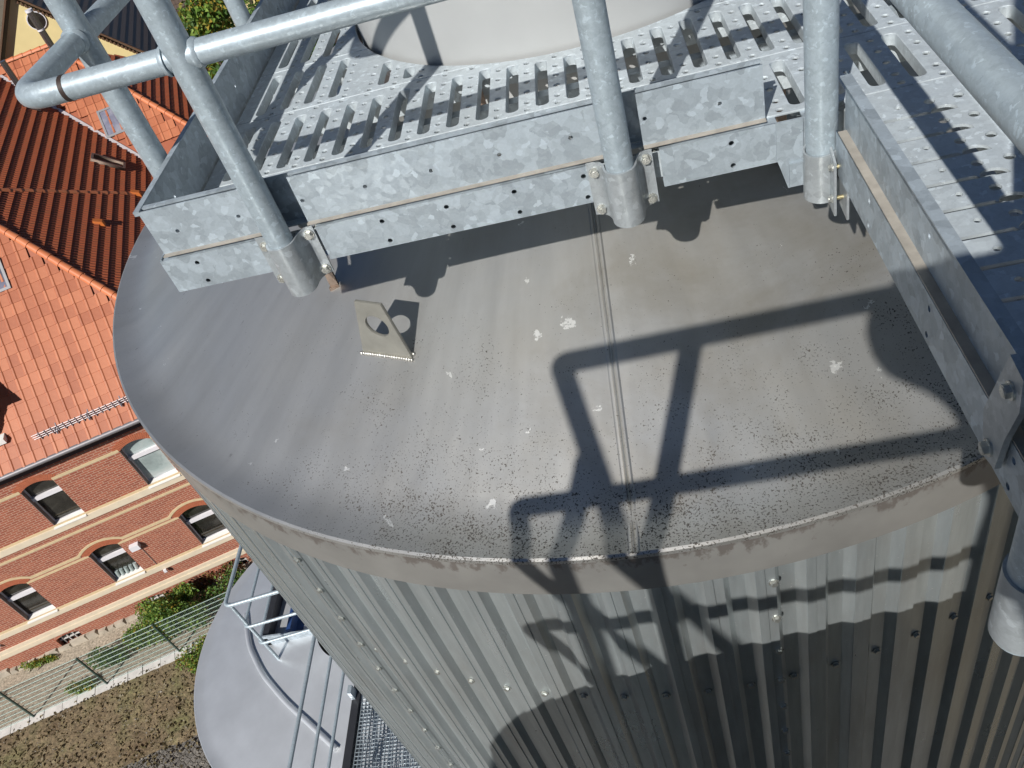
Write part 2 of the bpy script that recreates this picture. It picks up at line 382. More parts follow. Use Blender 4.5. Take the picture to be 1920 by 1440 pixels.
def plate_mesh(name, outer, holes, thick, mat, bevel=0.):
    """flat plate with real holes, in local XY, centred on z=0"""
    cu = bpy.data.curves.new('tmp', 'CURVE'); cu.dimensions = '2D'; cu.fill_mode = 'BOTH'; cu.extrude = max(thick/2-bevel, 1e-4)
    cu.bevel_depth = bevel; cu.bevel_resolution = 1; cu.offset = -bevel
    outs = outer if isinstance(outer[0][0], (tuple, list)) else [outer]
    def area(pl): return sum(a[0]*c[1]-c[0]*a[1] for a, c in zip(pl, list(pl[1:])+[pl[0]]))
    outs = [pl if area(pl) > 0 else list(reversed(pl)) for pl in outs]
    holes = [pl if area(pl) < 0 else list(reversed(pl)) for pl in holes]
    for pl in list(outs) + list(holes):
        sp = cu.splines.new('POLY'); sp.points.add(len(pl)-1); sp.use_cyclic_u = True
        for p, q in zip(sp.points, pl): p.co = (q[0], q[1], 0, 1)
    ob = bpy.data.objects.new('tmp', cu); COL.objects.link(ob)
    dg = bpy.context.evaluated_depsgraph_get()
    me = bpy.data.meshes.new_from_object(ob.evaluated_get(dg)); me.name = name
    bpy.data.objects.remove(ob); bpy.data.curves.remove(cu)
    me.materials.clear(); me.materials.append(M_[mat])
    if bevel:
        for p in me.polygons: p.use_smooth = True
        me.set_sharp_from_angle(angle=radians(35))
    return me
def circ(cx, cy, r, n=12, a0=0, a1=2*pi):
    full = abs(a1-a0-2*pi) < 1e-6
    return [(cx + r*cos(a0+(a1-a0)*k/(n if full else n-1)), cy + r*sin(a0+(a1-a0)*k/(n if full else n-1))) for k in range(n)]
def slot(cx, y0, y1, w):
    r = w*.42; h = w/2
    def cn(x, y, a): return [(x + r*cos(a+pi/2*k/3), y + r*sin(a+pi/2*k/3)) for k in range(4)]
    return cn(cx+h-r, y1-r, 0) + cn(cx-h+r, y1-r, pi/2) + cn(cx-h+r, y0+r, pi) + cn(cx+h-r, y0+r, 1.5*pi)
def rect(x0, x1, y0, y1): return [(x0, y0), (x1, y0), (x1, y1), (x0, y1)]
def MX(o, x, y, z):
    m = Matrix((Vector(x), Vector(y), Vector(z))).transposed().to_4x4(); m.translation = o; return m
def bend(points, rad=.05, n=6):
    """round the corners of a polyline"""
    P = [Vector(p) for p in points]; out = [P[0]]
    for i in range(1, len(P)-1):
        a = (P[i-1]-P[i]).normalized(); b = (P[i+1]-P[i]).normalized()
        p0 = P[i]+a*rad; p1 = P[i]+b*rad
        for k in range(n+1):
            t = k/n; out.append(p0*(1-t)**2 + P[i]*2*t*(1-t) + p1*t*t)
    out.append(P[-1]); return out

# shared bolt mesh: washer, hexagon head (axis +z)
def bolt_mesh():
    b = MB(); b.extr(circ(0, 0, .0105, 14), (0, 0, 0), (1, 0, 0), (0, 1, 0), (0, 0, 1), .0022)
    b.extr(circ(0, 0, .0080, 6), (0, 0, .0022), (1, 0, 0), (0, 1, 0), (0, 0, 1), .0062)
    b.extr(circ(0, 0, .0058, 10), (0, 0, .0084), (1, 0, 0), (0, 1, 0), (0, 0, 1), .0008)
    return b.mesh('bolt', 'zinc_bolt')
BOLT = bolt_mesh()
def put_bolt(parent, pos, nrm, name='bolt', sc=1., mesh=None):
    z = Vector(nrm).normalized(); x = z.orthogonal().normalized(); x.rotate(Matrix.Rotation(random.uniform(0, 1), 3, z)); y = z.cross(x)
    return link(name, mesh or BOLT, parent, MX(pos, x*sc, y*sc, z*sc))

# ================================================================== ground and yard
PHI = radians(19.5); EV = Vector((cos(PHI), sin(PHI), 0)); NV = Vector((-sin(PHI), cos(PHI), 0)); GZ = -22.05
def un(u, w, z): return EV*u + NV*w + Vector((0, 0, z))
def sheet(name, pts, z, mat, kind='structure', div=1):
    b = MB(); b.add([un(u, w, z) for u, w in pts], [tuple(range(len(pts)))])
    return b.build(name, mat, None, kind=kind, origin=(0, 0, GZ))
sheet('ground', [(-700, -700), (700, -700), (700, 700), (-700, 700)], GZ, 'ground')
sheet('paved_yard', [(-40, -12), (8, -12), (8, 15.9), (-9, 17.0), (-16.5, 15.9), (-40, 15.0)], GZ+.004, 'pavers')
sheet('path', [(-40, 18.86), (2, 18.86), (2, 20.98), (-40, 20.98)], GZ+.008, 'path')
def weed_strip():
    b = MB(); nx, ny = 90, 14; vs = []; fs = []
    for j in range(ny+1):
        for i in range(nx+1):
            u = -24 + 18*i/nx; w = 15.3 + (18.6-15.3)*j/ny + (.5*sin(u*.9)+.25*sin(u*2.3) if j == 0 else 0)
            h = .012 + (.05*random.random() if 0 < j < ny else 0)
            vs.append(un(u, w, GZ + h))
    for j in range(ny):
        for i in range(nx):
            a = j*(nx+1)+i; fs.append((a, a+1, a+nx+2, a+nx+1))
    b.add(vs, fs)
    o = b.build('weedy_gravel_strip', 'weeds', None, True, kind='structure', origin=(0, 0, GZ))
    # tufts and stones: nobody could count them
    t = MB(); p = MB(); rnd = random.Random(3)
    for k in range(5200):
        u = rnd.uniform(-20, -8); w = rnd.uniform(15.0, 18.6) if rnd.random() < .8 else rnd.uniform(12.5, 15.5)
        c = un(u, w, GZ+.03); s = rnd.uniform(.02, .06); a = rnd.uniform(0, 6.28); tl = rnd.uniform(.3, 1.2)
        d = Vector((cos(a), sin(a), 0)); q = Vector((-sin(a)*.5, cos(a)*.5, tl)).normalized()
        t.add([c-d*s, c+d*s, c+d*s*.6+q*s*1.4, c-d*s*.5+q*s*1.2], [(0, 1, 2, 3)])
    t.build('dry_weed_tufts', 'clod', None, kind='stuff', origin=(0, 0, GZ))
    for k in range(5200):
        u = rnd.uniform(-20, -7); w = rnd.uniform(12.2, 18.6)
        c = un(u, w, GZ+.015); s = rnd.uniform(.012, .042)*(1.5 if rnd.random() < .05 else 1)
        v = [c+Vector((s*cos(x)*rnd.uniform(.7, 1.2), s*sin(x)*rnd.uniform(.7, 1.2), 0)) for x in (0, 1.3, 2.5, 3.8, 5.1)]
        t2 = c+Vector((0, 0, s*.9)); n0 = len(p.v)
        p.add(v+[t2], [(i, (i+1) % 5, 5) for i in range(5)])
    p.build('loose_stones', 'pebble', None, kind='stuff', origin=(0, 0, GZ))
weed_strip()

# ================================================================== corrugated silos
def corrug(f):
    """radial offset over one pitch, f from a valley centre"""
    f = f % 1.0; d = .017
    if f < .14: return 0.
    if f < .31: return d*(f-.14)/.17
    if f < .70: return d
    if f < .83: return d*(1-(f-.70)/.13)
    return 0.
PITCH = radians(360/106.)
def silo(name, label, cx, cy, zr, R, slope, seams=True, bolts=False, roofmat='roof', wallbase=True, th0=radians(.8), zb=GZ, group=None):
    g = thing(name, label, 'silo', (cx, cy, zb), 0, group)
    C = Vector((cx, cy, 0)); k = R/1.778
    # roof: cone, turned-up lip
    r0 = 1.69*k; zc = zr - .009
    prof = [(.42, zc+slope*(r0-.42)), (.6, zc+slope*(r0-.6)), (.9, zc+slope*(r0-.9)), (1.2, zc+slope*(r0-1.2)), (1.45, zc+slope*(r0-1.45)), (r0-.06, zc+slope*.06), (r0-.03, zc+slope*.034), (r0, zc+slope*.013), (r0+.025, zc+.003), (r0+.05, zc+.003), (R-.006, zr-.002), (R, zr-.005), (R+.001, zr-.014)]
    b = MB(); n = 192; vs = []; fs = []
    for (r, z) in prof:
        for i in range(n):
            a = 2*pi*i/n; vs.append((cx+r*sin(a), cy-r*cos(a), z))
    for j in range(len(prof)-1):
        for i in range(n):
            fs.append((j*n+i, j*n+(i+1) % n, (j+1)*n+(i+1) % n, (j+1)*n+i))
    b.add(vs, fs)
    roof = b.build('roof', roofmat, g, True, origin=(cx, cy, zr), angle=14)
    # rim band
    b = MB(); vs = []; fs = []; zb1 = zr - .1335
    bp = [(R+.001, zr-.014), (R+.0015, zr-.06), (R-.001, zb1+.004), (R-.004, zb1), (R-.02, zb1+.003)]
    for (r, z) in bp:
        for i in range(n):
            a = 2*pi*i/n; vs.append((cx+r*sin(a), cy-r*cos(a), z))
    for j in range(len(bp)-1):
        for i in range(n): fs.append((j*n+i, j*n+(i+1) % n, (j+1)*n+(i+1) % n, (j+1)*n+i))
    b.add(vs, fs); b.build('rim_band', 'skirt' if roofmat == 'roof' else roofmat, g, True, origin=(cx, cy, zr), angle=18)
    # wall of corrugated sheets
    Rv = R - .022; zt = zb1 + .02; per = 11
    edges = [0, .14, .31, .315, .50, .505, .70, .83]
    th_seam = th0 + PITCH*1.71
    nsheet = 106//per + 1
    for sI in range(nsheet):
        a0 = th_seam - PITCH*per*4 + PITCH*per*sI
        cnt = per if sI < nsheet-1 else 106 - per*(nsheet-1)
        if cnt <= 0: break
        fr = []
        f0 = (a0-th0)/PITCH
        t = f0
        stops = []
        kf = math.floor(f0)
        while True:
            done = False
            for ee in edges:
                x = kf + ee
                if x <= f0+1e-4: continue
                if x >= f0+cnt+.06: done = True; break
                stops.append(x)
            if done: break
            kf += 1
        stops = [f0-.0] + stops + [f0+cnt+.05]
        vs = []; fs = []
        zs = [zt, zt-2.6, zt-5.2, zt-8, zb+.05]
        for x in stops:
            th = th0 + x*PITCH; lap = .0025 if x > f0+cnt-.02 else 0.0
            fr_ = x % 1.0
            rr = Rv + corrug(x) + lap + (.0028 if .312 < fr_ < .502 else 0)
            for z in zs: vs.append((cx+rr*sin(th), cy-rr*cos(th), z))
        q = len(zs)
        for i in range(len(stops)-1):
            for j in range(q-1): fs.append((i*q+j, (i+1)*q+j, (i+1)*q+j+1, i*q+j+1))
        b = MB(); b.add(vs, fs); b.build('wall_sheet', 'wall', g, origin=(cx, cy, zr))
    if bolts:
        bm_ = MB(); bm_.extr(circ(0, 0, .011, 12), (0, 0, 0), (1, 0, 0), (0, 1, 0), (0, 0, 1), .002)
        bm_.extr(circ(0, 0, .0075, 6), (0, 0, .002), (1, 0, 0), (0, 1, 0), (0, 0, 1), .006)
        me = bm_.mesh('sheet_bolt', 'zinc_bolt')
        for i in range(-10, 9):
            th = th0 + PITCH*i; rr = Rv + .001
            put_bolt(g, (cx+rr*sin(th), cy-rr*cos(th), -2.048), (sin(th), -cos(th), 0), 'bolt', 1, me)
        for sd in (0, -1):
            th = th_seam + sd*PITCH*per - .05*PITCH
            for j in range(15):
                rr = Rv + .0185
                put_bolt(g, (cx+rr*sin(th), cy-rr*cos(th), -1.587-.1428*j), (sin(th), -cos(th), 0), 'bolt', 1, me)
    return g, roof
CA = (-.057, 2.737); ZR = -1.3986; RA = 1.778; SL = .49
def cone_z(x, y, c=CA, zr=ZR, sl=SL):
    r = hypot(x-c[0], y-c[1]); return zr-.009 + sl*(1.69-r)
siloA, roofA = silo('corrugated_silo', 'large corrugated steel silo with stained conical roof in the centre', CA[0], CA[1], ZR, RA, SL, bolts=True)
# radial weld seam on the cone
def seam(th):
    b = MB()
    for off, hh, ww in ((0, .006, .007),):
        prof = [(-.0125, 0), (-.009, .004), (-.004, .0045), (-.0028, .0025), (0, .006), (.0028, .0025), (.004, .0045), (.009, .004), (.0125, 0)]
        rs = [.62 + i*.0536 for i in range(20)] + [1.69, 1.776]; vs = []; fs = []
        for r in rs:
            z = ZR-.009 + SL*(1.69-r) if r <= 1.69 else ZR-.004
            for p, h in prof:
                vs.append((CA[0]+r*sin(th)+p*cos(th), CA[1]-r*cos(th)+p*sin(th), z+h+.0006))
        n = len(prof)
        for i in range(len(rs)-1):
            for k in range(n-1): fs.append((i*n+k, i*n+k+1, (i+1)*n+k+1, (i+1)*n+k))
        b.add(vs, fs)
    b.build('weld_seam', 'roof', siloA, True, origin=(CA[0], CA[1], ZR))
for th in (radians(-2.0), radians(118), radians(-122)): seam(th)
# lifting lug, welded on
def lug():
    BL = Vector((-.707, 1.55, -1.233)); ax = Vector((.9072, -.4207, 0)); up = Vector((0, 0, 1)); nn = ax.cross(up)
    me = plate_mesh('lifting_lug', [(-.002, -.03), (.154, -.03), (.129, .155), (.055, .157)], [circ(.089, .085, .0315, 28)], .009, 'galv_lug', .0012)
    o = link('lifting_lug', me, siloA, MX(BL, ax, up, nn), label='flat steel lifting lug with a round hole welded on the roof')
    b = MB(); rnd = random.Random(5)
    for side in (1, -1):
        for i in range(22):
            p = BL + ax*(.002+.0071*i) + nn*side*.0068; p.z = cone_z(p.x, p.y)+.002
            r = rnd.uniform(.0042, .0062)
            b.add([p+Vector((r*sin(t)*cos(a)*1.1, r*sin(t)*sin(a)*1.1, r*cos(t))) for t in (.5, 1.2, 1.9) for a in [2*pi*k/7 for k in range(7)]] + [p+Vector((0, 0, r))],
                  [(j*7+k, j*7+(k+1) % 7, (j+1)*7+(k+1) % 7, (j+1)*7+k) for j in range(2) for k in range(7)] + [(k, (k+1) % 7, 21) for k in range(7)])
    b.build('weld_bead', 'weld', o, True, origin=tuple(BL), angle=80)
M_['galv_lug'] = plain('bare_stainless_plate', (.27, .265, .235), .45, .4, .2, 14)
lug()
# ring neck under the platform
b = MB(); b.tube([(CA[0], CA[1]-.29, -1.02), (CA[0], CA[1]-.29, -.70)], .44, 64, False); b.build('roof_neck', 'brown_steel', siloA, True)

# silo the photographer stands on (behind the camera, its rim and railing throw the big shadows)
CB = (.16, -1.27)
siloB, _ = silo('corrugated_silo', 'second corrugated silo behind the viewer whose rim shades the near wall', CB[0], CB[1], ZR+.01, RA, .14)
# low silo at the lower left
CC = (-3.29, 4.30); ZC = -6.89
siloC, roofC = silo('corrugated_silo', 'lower corrugated silo with clean round steel roof at the lower left', CC[0], CC[1], ZC, 1.78, .16, roofmat='roof_clean')

# ================================================================== service platform on the silo
G = -.7655
plat = thing('service_platform', 'galvanised perforated steel platform with toe boards over the silo roof', 'platform', (-.06, 2.3, -.85))
HC = (-.066, 2.45); HR_ = .597
def lips_placeholder(): pass
def plank(row, x0, x1, y0, y1, sy0, sy1, px, pitch, parent, cut=True):
    """perforated plank; slots across its width, rows of small holes; cut round the central cylinder"""
    def inside(x, y, m): return cut and hypot(x-HC[0], y-HC[1]) < HR_+m
    # outline, walking round and replacing the part inside the circle by an arc
    parts = []
    def arc_y(x): return HC[1]-sqrt(max(0, HR_**2-(x-HC[0])**2))
    ytop_hit = cut and y1 > HC[1]-HR_ and y0 < HC[1]+HR_
    if not ytop_hit:
        parts = [rect(x0, x1, y0, y1)]
    elif y0 <= HC[1]-HR_:
        hw = sqrt(HR_**2-(y1-HC[1])**2); a = math.acos(min(1, hw/HR_))
        arc = circ(HC[0], HC[1], HR_, 40, -a, -pi+a)   # right to left through the bottom
        parts = [[(x0, y0), (x1, y0), (x1, y1)] + arc + [(x0, y1)]]
    else:
        def ax(y): return sqrt(max(0, HR_**2-(y-HC[1])**2))
        ys = [y0+(y1-y0)*i/10 for i in range(11)]
        parts = [[(x0, y0)] + [(HC[0]-ax(y), y) for y in ys] + [(x0, y1)], [(x1, y1)] + [(HC[0]+ax(y), y) for y in reversed(ys)] + [(x1, y0)]]
    holes = []
    k0 = int((x0-px)/pitch)-1; k1 = int((x1-px)/pitch)+1
    for k in range(k0, k1+1):
        cx = px+k*pitch
        if cx-.02 < x0 or cx+.02 > x1: continue
        a, bq = sy0, sy1
        if cut:
            d = abs(cx-HC[0])+.013
            if d < HR_:
                yl = HC[1]-sqrt(HR_**2-d*d)-.03
                if a < HC[1] : bq = min(bq, yl)
        if bq-a > .04: holes.append(slot(cx, a, bq, .0268))
        hx = cx+pitch/2
        if hx > x1-.01: continue
        y = y0+.013
        while y < y1-.008:
            if not inside(hx, y, .016): holes.append(circ(hx, y, .0066, 8))
            y += .0475 if y > y0+.02 else .033
    for pi_, pt in enumerate(parts):
        xs = [p[0] for p in pt]; lo, hi = min(xs), max(xs)
        hs = [h for h in holes if lo-.001 < sum(q[0] for q in h)/len(h) < hi+.001] if len(parts) > 1 else holes
        if len(parts) > 1:
            hs = [h for h in hs if all((abs(q[0]-HC[0]) > sqrt(max(0, HR_**2-(q[1]-HC[1])**2))+.004) for q in h) and ((sum(q[0] for q in h)/len(h) < HC[0]) == (pi_ == 0))]
        me = plate_mesh('plank', pt, hs, .005, 'galv_deck', .0013)
        po = link('plank', me, parent, Matrix.Translation((0, 0, G-.0025)))
        lips(po, [h for h in hs if len(h) > 12], G-.003, .020)
def lips(po, outl, z, d):
    b = MB()
    for h in outl:
        n = len(h); cx = sum(q[0] for q in h)/n; cy = sum(q[1] for q in h)/n
        vs = [(q[0], q[1], z) for q in h] + [(q[0]-(q[0]-cx)*.06, q[1], z-d) for q in h]
        b.add(vs, [(i, (i+1) % n, n+(i+1) % n, n+i) for i in range(n)])
    if outl: b.build('slot_lips', 'galv_deck', po, True, kind='stuff', angle=60)
PLX0 = -.893
plank(0, PLX0, 1.16, 1.372, 1.597, 1.392, 1.571, .3065, .0668, plat)
plank(1, PLX0, 1.16, 1.600, 1.894, 1.618, 1.861, -.2695, .0636, plat)
plank(2, PLX0, 1.16, 1.897, 2.166, 1.920, 2.140, -.2695, .0630, plat)
plank(3, PLX0, 1.16, 2.169, 2.44, 2.190, 2.415, -.2695, .0630, plat)
plank(4, PLX0, 1.16, 2.443, 2.73, 2.465, 2.70, -.2695, .0630, plat)
plank(5, PLX0, 1.16, 2.733, 3.02, 2.755, 2.99, -.2695, .0630, plat)
# down-turned plank flanges (ribs below the deck)
for (y0, y1) in ((1.376, 1.3785), (1.5945, 1.597), (1.8915, 1.894)):
    b = MB(); b.box(PLX0, 1.16, y0, y1, G-.074, G-.021)
    b.build('plank_flange', 'galv_deck', plat)
for (y0, y1) in ((2.166, 2.1685),):
    for x0, x1 in ((PLX0, -.60), (.48, 1.16)):
        b = MB(); b.box(x0, x1, y0, y1, G-.074, G-.021); b.build('plank_flange', 'galv_deck', plat)
# bars under slots (rib webs seen through the openings)
b = MB(); n = 72; vs = []; fs = []
for i in range(n):
    a = pi*1.02+ (pi*.96)*i/(n-1)
    for z in (G-.001, G-.055): vs.append((HC[0]+(HR_-.0015)*cos(a), HC[1]+(HR_-.0015)*sin(a), z))
for i in range(n-1): fs.append((2*i, 2*i+2, 2*i+3, 2*i+1))
b.add(vs, fs); b.build('hole_collar', 'galv_deck', plat, True)
# toe boards: plate with a folded top edge
def toe_front(x0, x1, holes, top=True):
    zb, zt = G+.0005, G+.1005
    pl = [circ(hx, hz, .0042, 10) for hx, hz in holes]
    me = plate_mesh('toe_board', rect(x0, x1, zb, zt), pl, .003, 'galv_plate')
    o = link('toe_board', me, plat, MX((0, 1.3625, 0), (1, 0, 0), (0, 0, 1), (0, -1, 0)))
    b = MB(); b.box(x0, x1, 1.3735, 1.384, zt-.003, zt+.001); b.box(x0, x1, 1.3815, 1.384, zt-.04, zt-.003); b.box(x0, x1, 1.3642, 1.3815, zt-.044, zt-.04)
    b.build('folded_edge', 'galv_plate', o)
    b = MB(); b.box(x0, x1, 1.3515, 1.361, zb+.0015, zb+.004); b.build('base_flange', 'ledge', o)
toe_front(-.903, -.652, [(-.851, -.719), (-.723, -.718)])
toe_front(-.601, -.034, [(-.592, -.716), (-.469, -.717), (-.342, -.716), (-.215, -.716), (-.086, -.715)])
toe_front(.035, .2445, [(.044, -.712), (.171, -.716)])
# edge channel under it
def channel(x0, x1, holes):
    zt, zb = G-.0035, -.8445
    pl = [circ(hx, hz, .0048, 10) for hx, hz in holes]
    me = plate_mesh('edge_channel', rect(x0, x1, zb, zt), pl, .003, 'galv_plate')
    o = link('edge_channel', me, plat, MX((0, 1.3505, 0), (1, 0, 0), (0, 0, 1), (0, -1, 0)))
    b = MB(); b.box(x0, x1, 1.352, 1.375, zb, zb+.003); b.box(x0, x1, 1.3522, 1.375, zt-.004, zt-.001); b.build('channel_flange', 'galv_plate', o)
def hp(xs): return [(x, z) for x in xs for z in (-.788, -.832)]
channel(-.914, -.655, hp([-.844]))
channel(-.588, -.064, hp([-.461, -.335, -.206, -.078]))
channel(.060, .262, hp([.183]))
channel(.304, .341, [])
b = MB(); b.extr([(.2585, -.767), (.303, -.767), (.303, -.897), (.275, -.899), (.2575, -.838)], (0, 1.3445, 0), (1, 0, 0), (0, 0, 1), (0, 1, 0), .004)
b.box(.277, .301, 1.339, 1.3445, -.895, -.848); b.build('corner_gusset', 'galv_plate', plat)
# backing plates seen in the gaps
for x0, x1 in ((-.66, -.585), (-.066, .062)):
    b = MB(); b.box(x0, x1, 1.3835, 1.3865, -.842, G-.022); b.build('splice_plate', 'galv_clamp', plat)
    b = MB(); b.box(x0-.02, x1+.02, 1.3862, 1.389, G+.001, G+.097); b.build('splice_plate', 'galv_plate', plat)
    for zz in (-.79, -.83): put_bolt(plat, (x1-.011, 1.3835, zz), (0, -1, 0), 'bolt', .8)
# left toe board, running back
me = plate_mesh('toe_board', rect(1.3665, 3.3, G+.0005, G+.1005), [circ(1.5+.255*i, -.716, .0042, 10) for i in range(7)], .003, 'galv_plate')
o = link('toe_board', me, plat, MX((-.9015, 0, 0), (0, 1, 0), (0, 0, 1), (1, 0, 0)))
b = MB(); b.box(-.9125, -.9, 1.3612, 3.3, G+.1008, G+.1030); b.box(-.9125, -.903, 1.3612, 3.3, G+.094, G+.1006); b.build('folded_edge', 'galv_plate', o)
b = MB(); b.box(-.914, -.911, 1.353, 3.3, -.8445, G-.001); b.box(-.911, -.894, 1.353, 3.3, -.8445, -.8415); b.build('edge_channel', 'galv_plate', plat)
b = MB(); b.box(1.157, 1.16, 1.353, 3.3, -.8445, G+.1); b.build('toe_board', 'galv_plate', plat)
# legs standing on the cone
for lx, ly in ((-.787, 1.755), (-.30, 1.86), (.35, 1.76), (.85, 1.9), (-.82, 2.7), (.95, 2.7)):
    z0 = cone_z(lx, ly)-.01
    b = MB(); b.box(lx-.011, lx+.011, ly-.004, ly+.004, z0, -.80); b.box(lx-.014, lx+.014, ly-.01, ly+.01, z0-.004, z0+.012)
    b.build('support_leg', 'brown_steel', plat)
b = MB(); b.box(-.9, 1.15, 1.74, 1.77, -.842, -.805); b.build('cross_beam', 'galv_plate', plat)
# feet of the rear structure hidden under the deck are left out

# central pale cylinder standing up through the platform
cyl = thing('ventilation_cylinder', 'big pale stainless cylinder rising through the round platform cutout', 'cylinder', (HC[0], HC[1]+.02, -.9))
b = MB(); b.tube([(HC[0], HC[1]+.004, -.93), (HC[0], HC[1]+.004, .55)], .588, 128, False); b.build('shell', 'cylinder', cyl, True)
b = MB(); b.tube([(HC[0], HC[1]+.035, -.935), (HC[0], HC[1]+.035, -.915)], .575, 96, True); b.build('base_flange', 'galv_clamp', cyl, True)
b = MB(); b.tube([(HC[0], HC[1]+.035, .54), (HC[0], HC[1]+.035, .56)], .57, 96, True); b.build('top_cover', 'cylinder', cyl, True)

# ================================================================== railing of the platform
rail = thing('platform_railing', 'galvanised tube railing clamped along the near platform edge', 'railing', (-.4, 1.322, -.87))
PR, RRr = .0248, .0208
PY = 1.3215
def post(x, y, z0, z1, parent, r=PR, name='post'):
    b = MB(); b.tube([(x, y, z0), (x, y, z1)], r, 28); return b.build(name, 'galv_pipe', parent, True, origin=(x, y, z0))
def clampA(x, parent, zt=-.766, zb=-.8715, M=None):
    """omega shaped clamp plate pressing a post against the channel; local x along, y outward is -"""
    prof = [(-.0585, -.0005)]
    fil = [(-(.0295+.0185*(1-sin(q))), -.0005-.0265*(1-cos(q))) for q in [pi/2*k/6 for k in range(7)]]
    arc_ = [(-.0295*cos(q), -.027-.0295*sin(q)) for q in [pi*k/16 for k in range(1, 16)]]
    prof += fil + arc_ + [(-x_, y_) for x_, y_ in reversed(fil)] + [(.0585, -.0005)]
    inner = [(px*(1.0 if abs(px) > .047 else .89), py+.0040) for px, py in prof]
    poly = [(p[0], p[1]) for p in prof] + list(reversed(inner))
    if M is None: M = MX((x, 1.3485, 0), (1, 0, 0), (0, 1, 0), (0, 0, 1))
    vs = []; n = len(prof)
    b = MB()
    lo = [M @ Vector((p[0], p[1], zb - (.006*cos(p[0]/.0585*pi/2) if 1 else 0))) for p in prof]; hi = [M @ Vector((p[0], p[1], zt + (.0 if abs(p[0]) < .04 else .003))) for p in prof]
    lo2 = [M @ Vector((p[0], p[1], zb - .006*cos(p[0]/.0585*pi/2))) for p in inner]; hi2 = [M @ Vector((p[0], p[1], zt)) for p in inner]
    fs = []
    for i in range(n-1):
        fs += [(i, i+1, n+i+1, n+i), (2*n+i, 3*n+i, 3*n+i+1, 2*n+i+1), (i, 2*n+i, 2*n+i+1, i+1), (n+i, n+i+1, 3*n+i+1, 3*n+i)]
    fs += [(0, n, 3*n, 2*n), (n-1, 3*n-1, 4*n-1, 2*n-1)]
    b.add(lo+hi+lo2+hi2, fs)
    o = b.build('clamp', 'galv_clamp', parent, True, angle=50)
    d = (M.to_3x3() @ Vector((0, -1, 0)))
    for px, pz in ((-.046, -.784), (.046, -.780), (-.046, -.861), (.046, -.861)):
        put_bolt(o, tuple(M @ Vector((px, -.0008, pz))), d, 'bolt', .98)
    return o
RZ = (-.406, -.02, .365)
for x in (-.651, -.0115):
    post(x, PY, -.8765, RZ[2], rail); clampA(x, rail)
post(-.945, 1.588, -.8765, RZ[2], rail)
clampA(0, rail, M=MX((-.9165, 1.588, 0), (0, -1, 0), (1, 0, 0), (0, 0, 1)))
post(-.945, 2.35, -.8765, RZ[2], rail); post(.324, PY-.015, -.862, RZ[2], rail, PR+.0012)
for zi, z in enumerate(RZ):
    x1 = .324
    pts = bend([(x1, PY, z), (-.948, PY, z), (-.948, 3.3, z)], .055 if zi < 2 else .07, 8)
    b = MB(); b.tube(pts, RRr if zi < 2 else .0242, 20); rl = b.build('handrail' if zi == 2 else 'knee_rail', 'galv_pipe', rail, True)
    if zi == 0:
        # black joint ring near the corner
        b = MB(); b.tube([(-.862, PY, z), (-.854, PY, z)], RRr+.0007, 20); b.build('joint_ring', 'dark_rubber', rl, True)
        for x in (-.651, -.0115):
            for sgn in (-1, 1):
                b = MB(); b.tube([(x+sgn*.0235, PY, z), (x+sgn*.0275, PY, z), (x+sgn*.033, PY, z)], [RRr+.004, RRr+.0042, RRr+.0006], 20); b.build('weld_collar', 'galv_pipe', rl, True)
        b = MB(); b.tube([(-.948, 1.556, z), (-.948, 1.561, z), (-.948, 1.566, z)], [RRr+.0006, RRr+.004, RRr+.0042], 20); b.build('weld_collar', 'galv_pipe', rl, True)
# split clamp at the corner post by the bridge
def split_clamp(x, y, parent):
    b = MB(); n = 30; vs = []; fs = []; zt, zb = -.806, -.90
    a0, a1 = radians(-62), radians(250)
    for r in (.0272, .0305):
        for z in (zb, zt):
            for i in range(n):
                a = a0 - (2*pi-(a1-a0)) * 0 + (a1-a0)*i/(n-1)
                vs.append((x+r*cos(a+pi/2+.35), y+r*sin(a+pi/2+.35), z - (.004*sin(a) if z == zt else 0)))
    for i in range(n-1):
        fs += [(2*n+i, 2*n+i+1, 3*n+i+1, 3*n+i), (i, n+i, n+i+1, i+1), (n+i, 3*n+i, 3*n+i+1, n+i+1), (i, i+1, 2*n+i+1, 2*n+i)]
    b.add(vs, fs)
    o = b.build('split_clamp', 'galv_clamp', parent, True, angle=50)
    # two ears pointing to the viewer, pulled together by bolts
    for ex, ln, lz in ((.0085, .030, -.912), (.0265, .040, -.918)):
        b = MB(); b.hexa([(x+ex-.002, y-.026-ln, lz), (x+ex+.002, y-.026-ln, lz), (x+ex+.002, y-.020, lz+.006), (x+ex-.002, y-.020, lz+.006),
                          (x+ex-.002, y-.026-ln*.9, zt-.004), (x+ex+.002, y-.026-ln*.9, zt-.004), (x+ex+.002, y-.020, zt+.012), (x+ex-.002, y-.020, zt+.012)])
        b.build('clamp_ear', 'galv_clamp', o)
    for z in (-.824, -.885):
        b = MB(); b.tube([(x+.002, y-.042, z), (x+.046, y-.042, z)], .0036, 10); b.build('clamp_bolt', 'brass', o, True)
        put_bolt(o, (x+.0065, y-.042, z), (-1, 0, 0), 'bolt', .7)
split_clamp(.324, PY-.015, rail)

